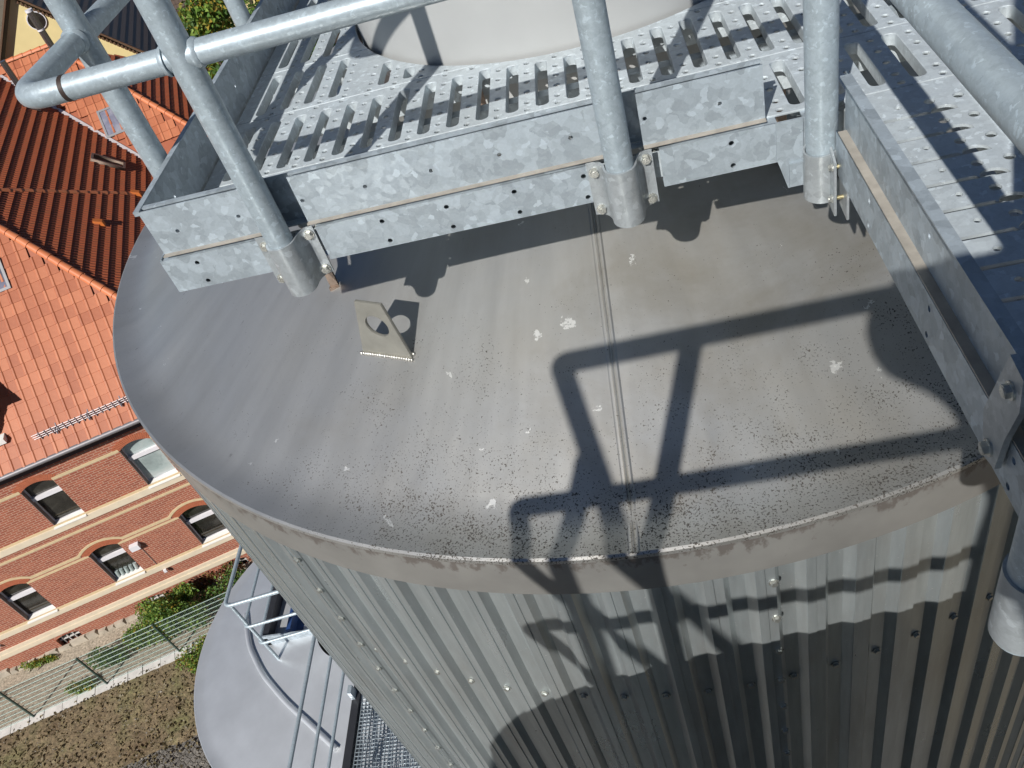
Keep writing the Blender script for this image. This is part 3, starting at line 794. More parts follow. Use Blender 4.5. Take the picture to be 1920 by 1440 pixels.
# ================================================================== access bridge at the right
br = thing('access_bridge', 'galvanised slatted walkway bridge leading to the platform at the right', 'bridge', (.6, .65, -.85))
def bridge_plank(x0, x1, slx):
    y0, y1 = -.25, 1.3695; holes = []
    y = 1.2725; w = .0085
    while y > y0+.04:
        a = x0+.016; c = slx
        arc = [(c+.020*cos(t), y-.0018+.0165*sin(t)) for t in [pi*k/8 for k in range(9)]]
        holes.append([(a, y-w/2), (c+.020, y-w/2)] + arc[0:] + [(c-.024, y+w/2), (a, y+w/2)])
        yc = y+.0335
        for hx, r in ((x0+.069, .0055), (x0+.117, .0085), (x0+.161, .0085)):
            if yc-.0 > y0+.03: holes.append(circ(hx, yc+(.0 if r > .006 else .0), r, 12))
        y -= .0658
    me = plate_mesh('plank', rect(x0, x1, y0, y1), holes, .005, 'galv_deck', 0.)
    link('plank', me, br, Matrix.Translation((0, 0, G-.0035)))
    b = MB(); b.box(x0+.001, x0+.003, y0, y1, G-.07, G-.0185); b.box(x1-.003, x1-.001, y0, y1, G-.07, G-.0185); b.build('plank_flange', 'galv_deck', br)
for i in range(4): bridge_plank(.3755+.1815*i, .5535+.1815*i, .5035+.1815*i)
# raised seam strip between planks
for i in range(1, 4):
    b = MB(); b.box(.3755+.1815*i-.0045, .3755+.1815*i+.0005, -.25, 1.343, G-.02, G+.003); b.build('plank_edge', 'galv_deck', br)
# left toe board + stringer
BY0 = -.25
me = plate_mesh('toe_board', rect(BY0, 1.28, G+.001, G+.099), [circ(.9-.255*i, -.716, .004, 10) for i in range(4)], .003, 'galv_plate')
o = link('toe_board', me, br, MX((.3555, 0, 0), (0, 1, 0), (0, 0, 1), (1, 0, 0)))
b = MB(); b.box(.3405, .357, BY0, 1.262, G+.099, G+.1015); b.build('top_flange', 'galv_plate', o)
b = MB(); b.box(.3405, .354, BY0, 1.27, G-.0005, G+.002); b.build('base_flange', 'ledge', o)
me = plate_mesh('stringer', rect(BY0, 1.285, -.8445, G-.004), [q for i in range(6) for q in (circ(1.10-.255*i, -.788, .0048, 10), circ(1.10-.255*i, -.832, .0048, 10))], .003, 'galv_plate')
o = link('stringer', me, br, MX((.3425, 0, 0), (0, 1, 0), (0, 0, 1), (1, 0, 0)))
b = MB(); b.box(.344, .378, BY0, 1.285, -.8445, -.8415); b.build('channel_flange', 'galv_plate', o)
b = MB(); b.box(1.10, 1.103, BY0, 1.345, -.8445, G+.1); b.build('toe_board', 'galv_plate', br)
for yy in (1.1, .6, .1):
    b = MB(); b.box(.38, 1.10, yy-.02, yy+.02, -.842, -.80); b.build('cross_beam', 'galv_plate', br)

brr = thing('bridge_railing', 'tube railing along the left side of the access bridge', 'railing', (.318, .5, -.87))
for zi, z in enumerate(RZ):
    b = MB(); b.tube([(.3185, 1.29, z), (.3185, -.22, z)], RRr if zi < 2 else .0242, 24); b.build('handrail' if zi == 2 else 'knee_rail', 'galv_pipe', brr, True)
post(.3125, .462, -.915, RZ[2], brr, .0255)
b = MB(); b.extr([(.617, -.655), (.648, -.765), (.634, -.825), (.603, -.815), (.596, -.76), (.580, -.70), (.585, -.66)], (.330, 0, 0), (0, 1, 0), (0, 0, 1), (1, 0, 0), .007); o = b.build('cleat', 'galv_clamp', brr)
put_bolt(o, (.330, .602, -.69), (-1, 0, 0)); put_bolt(o, (.330, .622, -.80), (-1, 0, 0))
o = clampA(0, brr, M=MX((.3400, .462, -.03), (0, -1, 0), (1, 0, 0), (0, 0, 1)))
# ================================================================== railing round the viewer's own platform
vr = thing('corner_railing', 'three-bar corner railing behind the viewer that casts its shadow on the roof', 'railing', (-.81, -.02, -1.13))
ZV = (.082, -.302, -.70)
for zi, z in enumerate(ZV):
    rad = .0245 if zi == 0 else .0205
    b = MB(); cx_ = -.797 if zi == 0 else -.826; b.tube(bend([(.28, -.088, z+(.028 if zi == 0 else .0)), (cx_, -.088, z), (cx_, -1.5, z)], .018, 4), rad, 18); b.build('handrail' if zi == 0 else 'knee_rail', 'galv_pipe', vr, True)
for px, py in ((-.507, -.088), (-.812, -.40), (.28, -.088), (-.812, -1.3)):
    b = MB(); b.tube([(px, py, -1.13), (px, py, ZV[0])], .0245, 18); b.build('post', 'galv_pipe', vr, True)
vp = thing('viewer_platform', 'small perforated platform behind the viewer on the second silo', 'platform', (-.2, -.8, -1.16))
for i in range(5):
    y0 = -.10-.29*(i+1)
    me = plate_mesh('plank', rect(-.85, .95, y0+.004, y0+.286), [slot(-.8+.0636*k, y0+.03, y0+.26, .0245) for k in range(27)], .02, 'galv_deck')
    link('plank', me, vp, Matrix.Translation((0, 0, -1.14)))
b = MB(); b.box(-.85, .95, -.10, -.096, -1.21, -1.13); b.build('edge_channel', 'galv_plate', vp)
for px, py in ((-.6, -.25), (.7, -.25), (-.6, -1.4), (.7, -1.4)):
    zz = cone_z(px, py, CB, ZR+.01, .14)
    b = MB(); b.box(px-.02, px+.02, py-.02, py+.02, zz-.02, -1.15); b.build('support_leg', 'brown_steel', vp)

# ================================================================== walkway and fittings on the low silo
lw = thing('low_walkway', 'mesh grating walkway beside the lower silo roof', 'walkway', (-2.9, 3.0, -6.8))
def grating(x0, x1, y0, y1, z):
    b = MB()
    x = x0
    while x <= x1: b.box(x, x+.0035, y0, y1, z-.02, z); x += .034
    y = y0
    while y <= y1: b.box(x0, x1, y, y+.0035, z-.012, z-.001); y += .034
    b.build('grating', 'galv_plate', lw, kind='stuff')
grating(-3.15, -2.35, 1.4, 3.9, -6.75)
b = MB(); b.box(-3.15, -2.2, 1.3, 4.0, -7.25, -7.22); b.build('pale_backing_sheet', 'cylinder', lw)  # pale sheet added under the grating so its gaps read bright
b = MB(); b.box(-3.235, -3.165, 1.3, 4.2, -6.90, -6.72); b.build('side_beam', 'black', lw)
b = MB(); b.box(-2.33, -2.27, 1.3, 4.0, -6.90, -6.72); b.build('side_beam', 'black', lw)
lr1 = thing('walkway_railing', 'straight three-bar railing beside the low mesh walkway', 'railing', (-3.19, 2.6, -6.75))
for z in (-5.75, -6.10, -6.38):
    b = MB(); b.tube([(-3.14-.05*(1.2 if 0 else 1), 1.3, z), (-3.19, 4.4, z)], .0165 if z > -5.8 else .0145, 10); b.build('rail', 'galv_pipe', lr1, True)
for y in (2.42, 4.2):
    b = MB(); b.tube([(-3.19, y, -6.75), (-3.19, y, -5.75)], .0165, 10); b.build('post', 'galv_pipe', lr1, True)
b = MB(); b.box(-3.235, -3.2, 3.50, 3.58, -6.76, -6.60); b.build('post_bracket', 'galv_plate', lr1)
lr2 = thing('corner_railing', 'bent corner guard rail on the lower silo roof', 'railing', (-4.125, 4.0, -6.75))
for z, rr in ((-5.75, .0185), (-6.12, .015), (-6.42, .015)):
    b = MB(); b.tube(bend([(-2.5, 4.27, z), (-4.125, 4.0, z), (-4.14, 6.2, z)], .07, 8), rr, 12); b.build('rail', 'galv_pipe', lr2, True)
b = MB(); b.tube([(-4.09, 4.03, -6.80), (-4.09, 4.03, -5.76)], .0165, 12); b.build('post', 'galv_pipe', lr2, True)
b = MB(); b.tube([(-4.13, 5.6, -6.8), (-4.13, 5.6, -5.76)], .0165, 12); b.build('post', 'galv_pipe', lr2, True)
# curved pipe lying on the roof
def roofz(x, y): return ZC-.009+.16*(1.69-hypot(x-CC[0], y-CC[1]))
pts = [(-4.62, 4.62), (-4.46, 4.22), (-4.22, 3.88), (-3.92, 3.58), (-3.62, 3.33), (-3.35, 3.10)]
b = MB(); b.tube(bend([(x, y, roofz(x, y)+.02) for x, y in pts], .12, 4), .026, 14); o = b.build('curved_pipe', 'roof_clean', None, True, origin=(-4.2, 3.9, roofz(-4.2, 3.9)))
tag(o, 'curved galvanised pipe lying across the lower silo roof', 'pipe')
# inlet box with white elbow and blue flange
bx = thing('inlet_box', 'open steel inlet box with white bend and blue flange on the lower silo', 'inlet box', (-3.85, 4.5, -6.75))
b = MB(); b.box(-4.27, -3.2, 4.20, 4.215, -6.78, -6.62); b.build('front_plate', 'galv_plate', bx)
b = MB(); b.box(-4.29, -4.20, 4.2, 5.4, -6.80, -6.66); b.build('side_plate', 'black', bx)
b = MB(); b.box(-3.98, -3.94, 4.22, 5.2, -6.76, -6.60); b.build('divider', 'blue_paint', bx)
b = MB(); b.box(-3.94, -3.2, 4.22, 4.5, -6.79, -6.72); b.build('floor_plate', 'blue_paint', bx)
b = MB(); b.tube([(-3.6, 4.75, -6.9), (-3.6, 4.75, -6.35)], .33, 40); o = b.build('bend', 'white_paint', bx, True)
b = MB(); b.tube([(-3.6, 4.75, -6.50), (-3.6, 4.75, -6.45)], .36, 40); b.build('flange', 'white_paint', bx, True)
b = MB(); b.tube([(-3.6, 4.75, -6.56), (-3.6, 4.75, -6.53)], .345, 40); b.build('gasket', 'blue_paint', bx, True)

# ================================================================== brick building
WW = 21.0
bld = thing('brick_building', 'long red brick building with cream bands and orange hipped roof', 'building', tuple(un(0, WW, GZ)), PHI)
U0, U1 = -26.0, -5.55
def zl(z): return z-GZ     # local height above ground
def arch_open(u0, u1, zb, zs, rise):
    c = (u0+u1)/2; h = (u1-u0)/2; R_ = (h*h+rise*rise)/(2*rise); a = math.asin(h/R_)
    return [(u0, zb), (u1, zb)] + [(c+R_*sin(a-2*a*k/10), zs+rise-R_+R_*cos(a-2*a*k/10)) for k in range(11)]
wins = []
for k in range(-4, 2):
    u = -12.60+3.05*k
    if u+1 > U1-.3: continue
    wins.append((u-.03, u+.96, zl(-16.95), zl(-15.30), .17, 'up', k))
    wins.append((u+.03, u+1.02, zl(-20.18), zl(-18.62), .17, 'low', k))
bwins = []
for k in range(-3, 3):
    u = -15.55+3.05*k
    if u+.9 < U1-.2: bwins.append((u, u+.80, zl(-22.00), zl(-21.55), .10, 'base', k))
holes = [arch_open(*w[:5]) for w in wins+bwins]
me = plate_mesh('front_wall', rect(U0, U1, 0.0, zl(-14.5)), holes, .36, 'brick')
def blocal(me, name, parent=bld, y=0., kind=None, label=None):
    """mesh drawn in (u, z) -> stands in the wall plane at local depth y"""
    M2 = FR[bld.name] @ MX((0, y, 0), (1, 0, 0), (0, 0, 1), (0, -1, 0)); return link(name, me, parent, M2, kind, label)
def bmesh_local(mb, name, mat, parent=bld, smooth=False, kind=None, label=None):
    me = mb.mesh(name, mat, smooth); return link(name, me, parent, FR[bld.name].copy(), kind, label)
# bake so that object coordinates equal building coordinates
def rebase(me):
    me.transform(MX((0, 0, 0), (1, 0, 0), (0, 0, 1), (0, -1, 0))); return me
me = rebase(me); me.transform(Matrix.Translation((0, .18, 0))); link('front_wall', me, bld, FR[bld.name].copy())
b = MB(); b.box(U1-.36, U1, .36, 20, 0, zl(-14.5)); bmesh_local(b, 'side_wall', 'brick')
b = MB(); b.box(U0, U0+.36, .36, 20, 0, zl(-14.5)); bmesh_local(b, 'side_wall', 'brick')
# dark sheet added behind the windows, standing in for unlit rooms
b = MB(); b.box(U0+.4, U1-.4, .9, 1.0, 0, zl(-14.6)); bmesh_local(b, 'dark_room_backing', 'soffit')
def band(z0, z1, d, mat, name='band', u0=U0, u1=U1+.02):
    b = MB(); b.box(u0, u1, -d, .01, zl(z0), zl(z1)); bmesh_local(b, name, mat)
band(-17.20, -16.97, .075, 'cream', 'sill_band'); band(-16.965, -16.90, .03, 'cream_yellow', 'thin_band')
band(-17.53, -17.44, .02, 'cream_yellow', 'thin_band')
band(-20.42, -20.22, .075, 'cream', 'sill_band'); band(-20.215, -20.15, .03, 'cream_yellow', 'thin_band')
band(-21.28, -21.10, .09, 'cream', 'plinth_cornice'); band(-21.095, -20.96, .06, 'cream', 'plinth_cornice')
# springing bands interrupted by windows, with label moulds arching over the lower windows
def between(z0, z1, d, kind, mat):
    xs = sorted([(w[0], w[1]) for w in wins if w[5] == kind]); u = U0
    for a, c in xs + [(U1, U1)]:
        b = MB(); b.box(u, a-.002, -d, .01, zl(z0), zl(z1)); bmesh_local(b, 'spring_band', mat); u = c+.002
between(-15.30, -15.20, .018, 'up', 'cream_yellow'); between(-18.66, -18.58, .018, 'low', 'cream_yellow')
for w in wins:
    u0, u1, zb, zs, rise, kind, k = w
    c = (u0+u1)/2; h = (u1-u0)/2; R_ = (h*h+rise*rise)/(2*rise); a = math.asin(h/R_); zc = zs+rise-R_
    # voussoirs
    b = MB(); nv = 22
    for i in range(nv):
        t0 = -a*1.06+2*a*1.06*(i+.08)/nv; t1 = -a*1.06+2*a*1.06*(i+.92)/nv
        q = [(c+r*sin(t), zc+r*cos(t)) for r, t in ((R_, t0), (R_, t1), (R_+.23, t1), (R_+.23, t0))]
        b.hexa([(q[0][0], -.012, q[0][1]), (q[1][0], -.012, q[1][1]), (q[1][0], .01, q[1][1]), (q[0][0], .01, q[0][1]), (q[3][0], -.012, q[3][1]), (q[2][0], -.012, q[2][1]), (q[2][0], .01, q[2][1]), (q[3][0], .01, q[3][1])])
    bmesh_local(b, 'arch', 'brick_arch', kind='stuff')
    if kind == 'low':
        b = MB(); Ri, Ro = R_+.235, R_+.32; nn = 16; vs = []; fs = []
        for i in range(nn+1):
            t = -a*1.15+2*a*1.15*i/nn
            for r in (Ri, Ro):
                for y in (-.025, .01): vs.append((c+r*sin(t), y, zc+r*cos(t)))
        for i in range(nn):
            o_ = i*4; fs += [(o_, o_+4, o_+6, o_+2), (o_+2, o_+6, o_+7, o_+3), (o_, o_+1, o_+5, o_+4)]
        b.add(vs, fs); bmesh_local(b, 'label_mould', 'cream_yellow')
        xe = R_*1.0; te = a*1.15; ue_ = c+Ri*sin(te); zm_ = zc+Ri*cos(te)
        b = MB(); b.box(ue_-.02, ue_+3.05-2*Ri*sin(te)+.02, -.024, .009, zm_-.01, zm_+.085); bmesh_local(b, 'label_mould', 'cream_yellow')
    # window: frame, transom, panes, sill
    f = .045; yw = .20
    fr = plate_mesh('window', [(p[0], p[1]) for p in arch_open(u0-.03, u1+.03, zb-.03, zs, rise+.02)],
                    [rect(u0+.04, u1-.04, zb+.06, zs-.58), [(u0+.04, zs-.44), (u1-.04, zs-.44)] + [(p[0]*.9+c*.1, p[1]-.05) for p in arch_open(u0, u1, zb, zs, rise)[2:]]], .05, 'frame')
    rebase(fr); fr.transform(Matrix.Translation((0, yw, 0))); win = link('window', fr, bld, FR[bld.name].copy())
    pale = (kind == 'up' and k >= 1)
    b = MB(); b.add([(u0, yw+.012, zb), (u1, yw+.012, zb), (u1, yw+.012, zs-.5), (u0, yw+.012, zs-.5)], [(0, 1, 2, 3)]); bmesh_local(b, 'pane', 'glass_pale' if pale else 'glass', win)
    b = MB(); b.add([(u0, yw+.012, zs-.5), (u1, yw+.012, zs-.5), (u1, yw+.012, zs+rise), (u0, yw+.012, zs+rise)], [(0, 1, 2, 3)]); bmesh_local(b, 'pane', 'glass_pale' if pale else 'glass', win)
    b = MB(); b.box(u0-.01, u1+.01, yw-.075, yw-.024, zs-.58, zs-.44); bmesh_local(b, 'transom', 'frame', win)
    b = MB(); b.hexa([(u0-.02, -.11, zb-.03), (u1+.02, -.11, zb-.03), (u1+.02, yw-.03, zb+.015), (u0-.02, yw-.03, zb+.015), (u0-.02, -.11, zb-.005), (u1+.02, -.11, zb-.005), (u1+.02, yw-.03, zb+.045), (u0-.02, yw-.03, zb+.045)]); bmesh_local(b, 'sill', 'sill', win)
    b = MB(); b.box(u0-.001, u0+.012, -.002, yw-.03, zb, zs); bmesh_local(b, 'jamb', 'jamb', win)  # dark strip on the left reveal only, its shade painted in
    if kind == 'low' and k == 0:
        for i in range(5):
            x = u0+.12+.16*i; b = MB(); b.tube([(x, yw-.02, zb+.05), (x+.06, yw-.015, zb+.33)], .06, 10); bmesh_local(b, 'folded_curtain', 'glass_pale', win, True)
for w in bwins:
    u0, u1, zb, zs, rise, kind, k = w
    b = MB(); b.add([(u0, .2, zb), (u1, .2, zb), (u1, .2, zs+rise), (u0, .2, zs+rise)], [(0, 1, 2, 3)]); win = bmesh_local(b, 'basement_window', 'glass')
    b = MB()
    for i in range(4): b.box(u0+.1+.2*i, u0+.13+.2*i, .14, .19, zb, zs+rise*.6)
    b.box(u0, u1, .14, .19, zb+.2, zb+.23); bmesh_local(b, 'window_bars', 'concrete', win)
# rubble base course
rnd = random.Random(11)
u = -21.0
while u < -7:
    w_ = rnd.uniform(.25, .6); hh = rnd.uniform(.12, .26)
    b = MB(); dd = rnd.uniform(.10, .17)
    b.hexa([(u, -dd, 0), (u+w_-.02, -dd*rnd.uniform(.8, 1.1), 0), (u+w_-.02, .0, 0), (u, .0, 0), (u+.03, -dd*.8, hh*rnd.uniform(.85, 1.1)), (u+w_-.06, -dd*.8, hh), (u+w_-.02, -.002, hh*1.05), (u, -.002, hh)])
    bmesh_local(b, 'base_stone', 'stone'); u += w_
# wall lamp box with cable
b = MB(); b.box(-11.36, -11.06, -.17, 0, zl(-19.07), zl(-18.86)); o = bmesh_local(b, 'wall_box', 'frame')
b = MB(); b.box(-11.13, -11.115, -.02, -.003, zl(-20.16), zl(-19.07)); bmesh_local(b, 'cable', 'jamb', o)
b = MB(); b.box(-11.05, -10.95, -.16, -.09, zl(-20.52), zl(-20.40)); bmesh_local(b, 'socket_box', 'frame')
b = MB(); b.box(-17.0, -16.9, -.1, 0, zl(-20.68), zl(-20.62)); bmesh_local(b, 'socket_box', 'frame')

# ---- roof planes. local building coordinates: x=u, y=n-WW, z=height above ground
AL = radians(43); TA = tan(AL)
ZE = zl(-14.14); YE = -.45; UE = -5.05; ZRD = zl(-8.36)
ue_r = UE-(ZRD-ZE)/TA            # u of the main ridge
yr = YE+(ZRD-ZE)/TA              # y where the front hip reaches the ridge
YB = 37.6-WW                     # back wing ridge
def f_front(u, y): return ZE+(y-YE)*TA
roof_f = MB(); roof_f.add([(-26, YE, ZE-.03), (UE, YE, ZE-.03), (ue_r, yr, ZRD-.03), (-26, yr, ZRD-.03)], [(0, 1, 2, 3)])
rF = bmesh_local(roof_f, 'front_roof', 'tile_shade_tone')
yv = lambda u: 26.395-u-WW       # valley with the back wing
roof_e = MB(); roof_e.add([(UE, YE, ZE-.03), (UE, yv(UE), ZE-.03), (ue_r, yv(ue_r), ZRD-.03), (ue_r, yr, ZRD-.03)], [(0, 1, 2, 3)])
rE = bmesh_local(roof_e, 'side_roof', 'tile_shade_tone')
# back wing: front-facing plane through the valley, hip at its right end
zb_w = lambda y: ZRD-(YB-y)*TA
uhip = -8.70
yb0 = YB-(ZRD-zl(-14.14))/TA
roof_b = MB(); roof_b.add([(ue_r, YB, ZRD-.03), (ue_r, yv(ue_r), zb_w(yv(ue_r))-.03), (UE, yv(UE), zb_w(yv(UE))-.03), (uhip+(YB-yb0), yb0, zb_w(yb0)-.03), (uhip, YB, ZRD-.03)], [(0, 1, 2, 3, 4)])
rB = bmesh_local(roof_b, 'back_wing_roof', 'tile_shade_tone')
roof_b2 = MB(); roof_b2.add([(uhip, YB, ZRD-.03), (uhip+(YB-yb0), yb0, ZE-.03), (uhip+(YB-yb0), YB+(YB-yb0), ZE-.03)], [(0, 1, 2)])
rB2 = bmesh_local(roof_b2, 'back_wing_hip', 'tile_shade_tone')
roof_b3 = MB(); roof_b3.add([(-26, YB, ZRD-.03), (uhip, YB, ZRD-.03), (uhip+(YB-yb0), YB+(YB-yb0), ZE-.03), (-26, YB+(YB-yb0), ZE-.03)], [(0, 1, 2, 3)]); bmesh_local(roof_b3, 'back_wing_roof', 'tile_shade_tone')
b = MB(); b.box(-26, uhip+(YB-yb0)-.5, yb0+.5, yb0+.9, 0, zl(-14.3)); b.box(uhip+(YB-yb0)-.9, uhip+(YB-yb0)-.5, yb0+.9, YB+4, 0, zl(-14.3)); bmesh_local(b, 'back_wing_wall', 'brick')
# interlocking tile: pan with side roll, lower edge raised on the next one
TW, TH = .322, .347
def tile_mesh():
    sec = [(0, .004), (.022, .030), (.075, .034), (.105, .012), (.2, .006), (TW, .004)]
    vs = []; fs = []
    for (x, h) in sec: vs += [(x, -.03, h+.024), (x, TH, h+.002), (x, -.03, -.004)]
    for i in range(len(sec)-1): fs += [(3*i, 3*i+3, 3*i+4, 3*i+1), (3*i, 3*i+2, 3*i+5, 3*i+3)]
    b = MB(); b.add(vs, fs); return b.mesh('tile', 'tile', True, None, 30)
TM = tile_mesh()
def lay_tiles(parent, origin, ax, ay, inside, visible, limit=300, mat=None):
    """origin, ax (along eave), ay (up slope) in building coordinates"""
    az = ax.cross(ay); nrow = 40; got = []
    for j in range(nrow):
        for i in range(0, 90):
            p = origin + ax*(i*TW) + ay*(j*TH); c = p + ax*TW*.5 + ay*TH*.5
            if inside(c): got.append((0 if visible(c) else 1, (c-Vector((0, -WW, ZO))).length, p))
    got.sort(key=lambda q: (q[0], q[1]))
    for s_, d, p in got[:limit]:
        if s_ == 1: break
        link('tile', TM, parent, FR[bld.name] @ MX(p, ax, ay, az))
    rest = [p for s_, d, p in got if s_ == 1] + [p for s_, d, p in got[limit:] if s_ == 0]
    if rest:
        b = MB(); tv = [Vector(v.co) for v in TM.vertices]; tf = [tuple(q.vertices) for q in TM.polygons]
        for p in rest: b.add([p+ax*v.x+ay*v.y+az*v.z for v in tv], tf)
        bmesh_local(b, 'farther_tiles', 'tile', parent, kind='stuff')
X_ = Vector((1, 0, 0)); UPF = Vector((0, cos(AL), sin(AL))); UPE = Vector((-cos(AL), 0, sin(AL)))
# in view of the photograph: left part of the front slope
lay_tiles(rF, Vector((-26.0+.1, YE-.02, ZE)), X_, UPF, lambda c: c.x < -.02+UE-(c.y-YE)-.12 and c.y < yr, lambda c: c.x > -12.3-.12*(c.y-YE)+.30*(c.y) and c.x < -7.0)
lay_tiles(rB, Vector((-11.6, YB-15*TH*cos(AL)-.03, ZRD-15*TH*sin(AL))), X_, UPF, lambda c: c.x > 26.395-WW-c.y+.25 and c.x < uhip+(YB-c.y)-.15 and c.y < YB-.1, lambda c: c.x > -11.3)
# side slopes seen at a grazing angle: joined ribbed tiles
def rib_tiles(parent, poly_in, u_top, y0, y1, ubot, zbot, mat='tile_shade_tone', flip=1):
    b = MB(); rp = .155; ncol = int((y1-y0)/rp); nrow = int((ubot-u_top)/cos(AL)/TH)+1
    for j in range(nrow):
        for i in range(ncol):
            y = y0+i*rp; s0 = j*TH
            cu = ubot-(s0+TH/2)*cos(AL)
            if not poly_in(cu, y+rp/2): continue
            def P(s, yy, h): return (ubot-s*cos(AL)+h*sin(AL), yy, zbot+s*sin(AL)+h*cos(AL))
            sec = [(0, .004), (.04, .008), (.07, .034), (.115, .034), (.14, .008)]
            vs = []; fs = []
            for dy, h in sec+[(rp, .006)]: vs += [P(s0-.03, y+dy, h+.058), P(s0+TH, y+dy, h)]
            for q in range(len(sec)): fs.append((2*q, 2*q+2, 2*q+3, 2*q+1))
            # butt edge
            k = len(vs)
            for dy, h in sec+[(rp, .006)]: vs.append(P(s0-.03, y+dy, -.005))
            for q in range(len(sec)): fs.append((2*q, k+q, k+q+1, 2*q+2))
            b.add(vs, fs)
    bmesh_local(b, 'ribbed_tiles', mat, parent, kind='stuff')
rib_tiles(rE, lambda u, y: y > YE+(UE-u)+.05 and y < yv(u)-.1, ue_r, YE, 16.5, UE, ZE)
rib_tiles(rB2, lambda u, y: abs(y-YB) < (u-uhip)-.1, uhip, yb0, YB+(YB-yb0), uhip+(YB-yb0), ZE)
# hip and ridge caps: a row of half-round tiles
def cap_mesh():
    b = MB(); n = 9; vs = []; fs = []
    rows = [(0, .125, .0), (.06, .122, 0), (.40, .105, -.006)]
    for y, r, dz in rows:
        for k in range(n):
            a = pi*k/(n-1); vs.append((r*cos(a), y, r*sin(a)*.9+dz-.03))
    for j in range(2):
        for k in range(n-1): fs.append((j*n+k, j*n+k+1, (j+1)*n+k+1, (j+1)*n+k))
    vs.append((0, 0, -.03)); fs += [(k, k+1, len(vs)-1) for k in range(n-1)]
    b.add(vs, fs); return b.mesh('cap_tile', 'cap', True)
CAP = cap_mesh()
def caps(parent, a, c, lift=.02, step=.36):
    a = Vector(a); c = Vector(c); d = (c-a); Ln = d.length; d.normalize(); x = d.cross(Vector((0, 0, 1))).normalized(); z = x.cross(d)
    n = int(Ln/step)
    for i in range(n): link('cap_tile', CAP, parent, FR[bld.name] @ MX(a+d*(i*step)+z*lift, x, d, z))
caps(rF, (UE-.1, YE+.1, ZE), (ue_r, yr, ZRD), .07)
caps(rB, (uhip, YB, ZRD), (ue_r, YB, ZRD), .06); caps(rB, (uhip+(YB-yb0)-1.0, yb0+1.0, ZE+.9), (uhip, YB, ZRD), .06)
# minor cap row running down the side slope
caps(rE, (-6.2, 30.9-WW+.3, ZE+(UE+6.2)*TA), (-10.8, 27.2-WW, ZE+(UE+10.8)*TA), .03)
# pale valley sheet
b = MB(); q0 = Vector((UE, yv(UE), ZE)); q1 = Vector((ue_r, yv(ue_r), ZRD)); sd = Vector((.10, .10, 0))
w1 = Vector((.05, .05, 0)); up_ = Vector((0, 0, .13)); b.hexa([q0-w1, q0+w1, q1+w1, q1-w1, q0-w1+up_, q0+w1+up_, q1+w1+up_, q1-w1+up_]); bmesh_local(b, 'valley_sheet', 'white_flash', rB)
# gutter, soffit
b = MB(); b.tube([(-26, YE-.06, ZE-.05), (UE, YE-.06, ZE-.05)], .075, 10); gt = bmesh_local(b, 'gutter', 'gutter', bld, True)
b = MB(); b.box(-26, UE-.05, YE+.02, .0, ZE-.16, ZE-.09); b.box(-26, U1+.02, -.06, -.002, zl(-14.72), ZE-.16); bmesh_local(b, 'soffit', 'soffit')
# snow guard: two rails on brackets
sg0, sg1 = -11.15, -7.8; ys, zs_ = 20.93-WW, zl(-13.80)
for dh in (.10, .17, .24):
    b = MB(); b.tube([(sg0, ys-.03, zs_+dh), (sg1, ys-.03, zs_+dh)], .012, 6); bmesh_local(b, 'snow_guard_rail', 'white_flash', rF)
u = sg0+.2
while u < sg1:
    b = MB(); b.box(u, u+.012, ys-.06, ys+.0, zs_+.03, zs_+.27); bmesh_local(b, 'snow_guard_bar', 'lead', rF); u += .18
for u in (-10.5, -9.55, -8.6):
    b = MB(); b.tube(bend([(u, ys-.06, zs_+.25), (u+.02, ys-.12, zs_+.02), (u+.02, ys+.18, zs_+.22)], .05, 4), .018, 6); bmesh_local(b, 'snow_guard_bracket', 'lead', rF)
# dormer at the left edge of the view
dm = thing('dormer', 'white framed dormer window on the front roof slope', 'dormer', tuple(un(-12.45, 21.2, -13.6)), PHI) if 0 else None
def dl(u, n_, z): return (u, n_-WW, zl(z))
b = MB(); b.box(-13.6, -11.95, .35, 2.6, zl(-13.35), zl(-12.0)); dmr = bmesh_local(b, 'dormer', 'lead')
b = MB(); b.add([(-13.75, .05, zl(-12.05)), (-12.75, .05, zl(-10.75)), (-11.75, .05, zl(-12.05)), (-13.75, 4.2, zl(-12.05)), (-12.75, 4.2, zl(-10.75)), (-11.75, 4.2, zl(-12.05))], [(0, 1, 2), (0, 3, 4, 1), (1, 4, 5, 2), (0, 2, 5, 3)]); bmesh_local(b, 'dormer_roof', 'tile_shade_tone', dmr)
me = rebase(plate_mesh('dormer_window', rect(-13.5, -11.97, zl(-13.3), zl(-12.1)), [rect(-13.4, -12.08, zl(-13.18), zl(-12.2))], .06, 'frame')); me.transform(Matrix.Translation((0, .31, 0))); link('dormer_frame', me, dmr, FR[bld.name].copy())
b = MB(); b.add([(-13.4, .33, zl(-13.2)), (-12.05, .33, zl(-13.2)), (-12.05, .33, zl(-12.2)), (-13.4, .33, zl(-12.2))], [(0, 1, 2, 3)]); bmesh_local(b, 'pane', 'glass', dmr)
b = MB(); b.box(-13.6, -11.85, .02, .30, zl(-13.52), zl(-13.36)); bmesh_local(b, 'dormer_sill', 'sill', dmr)
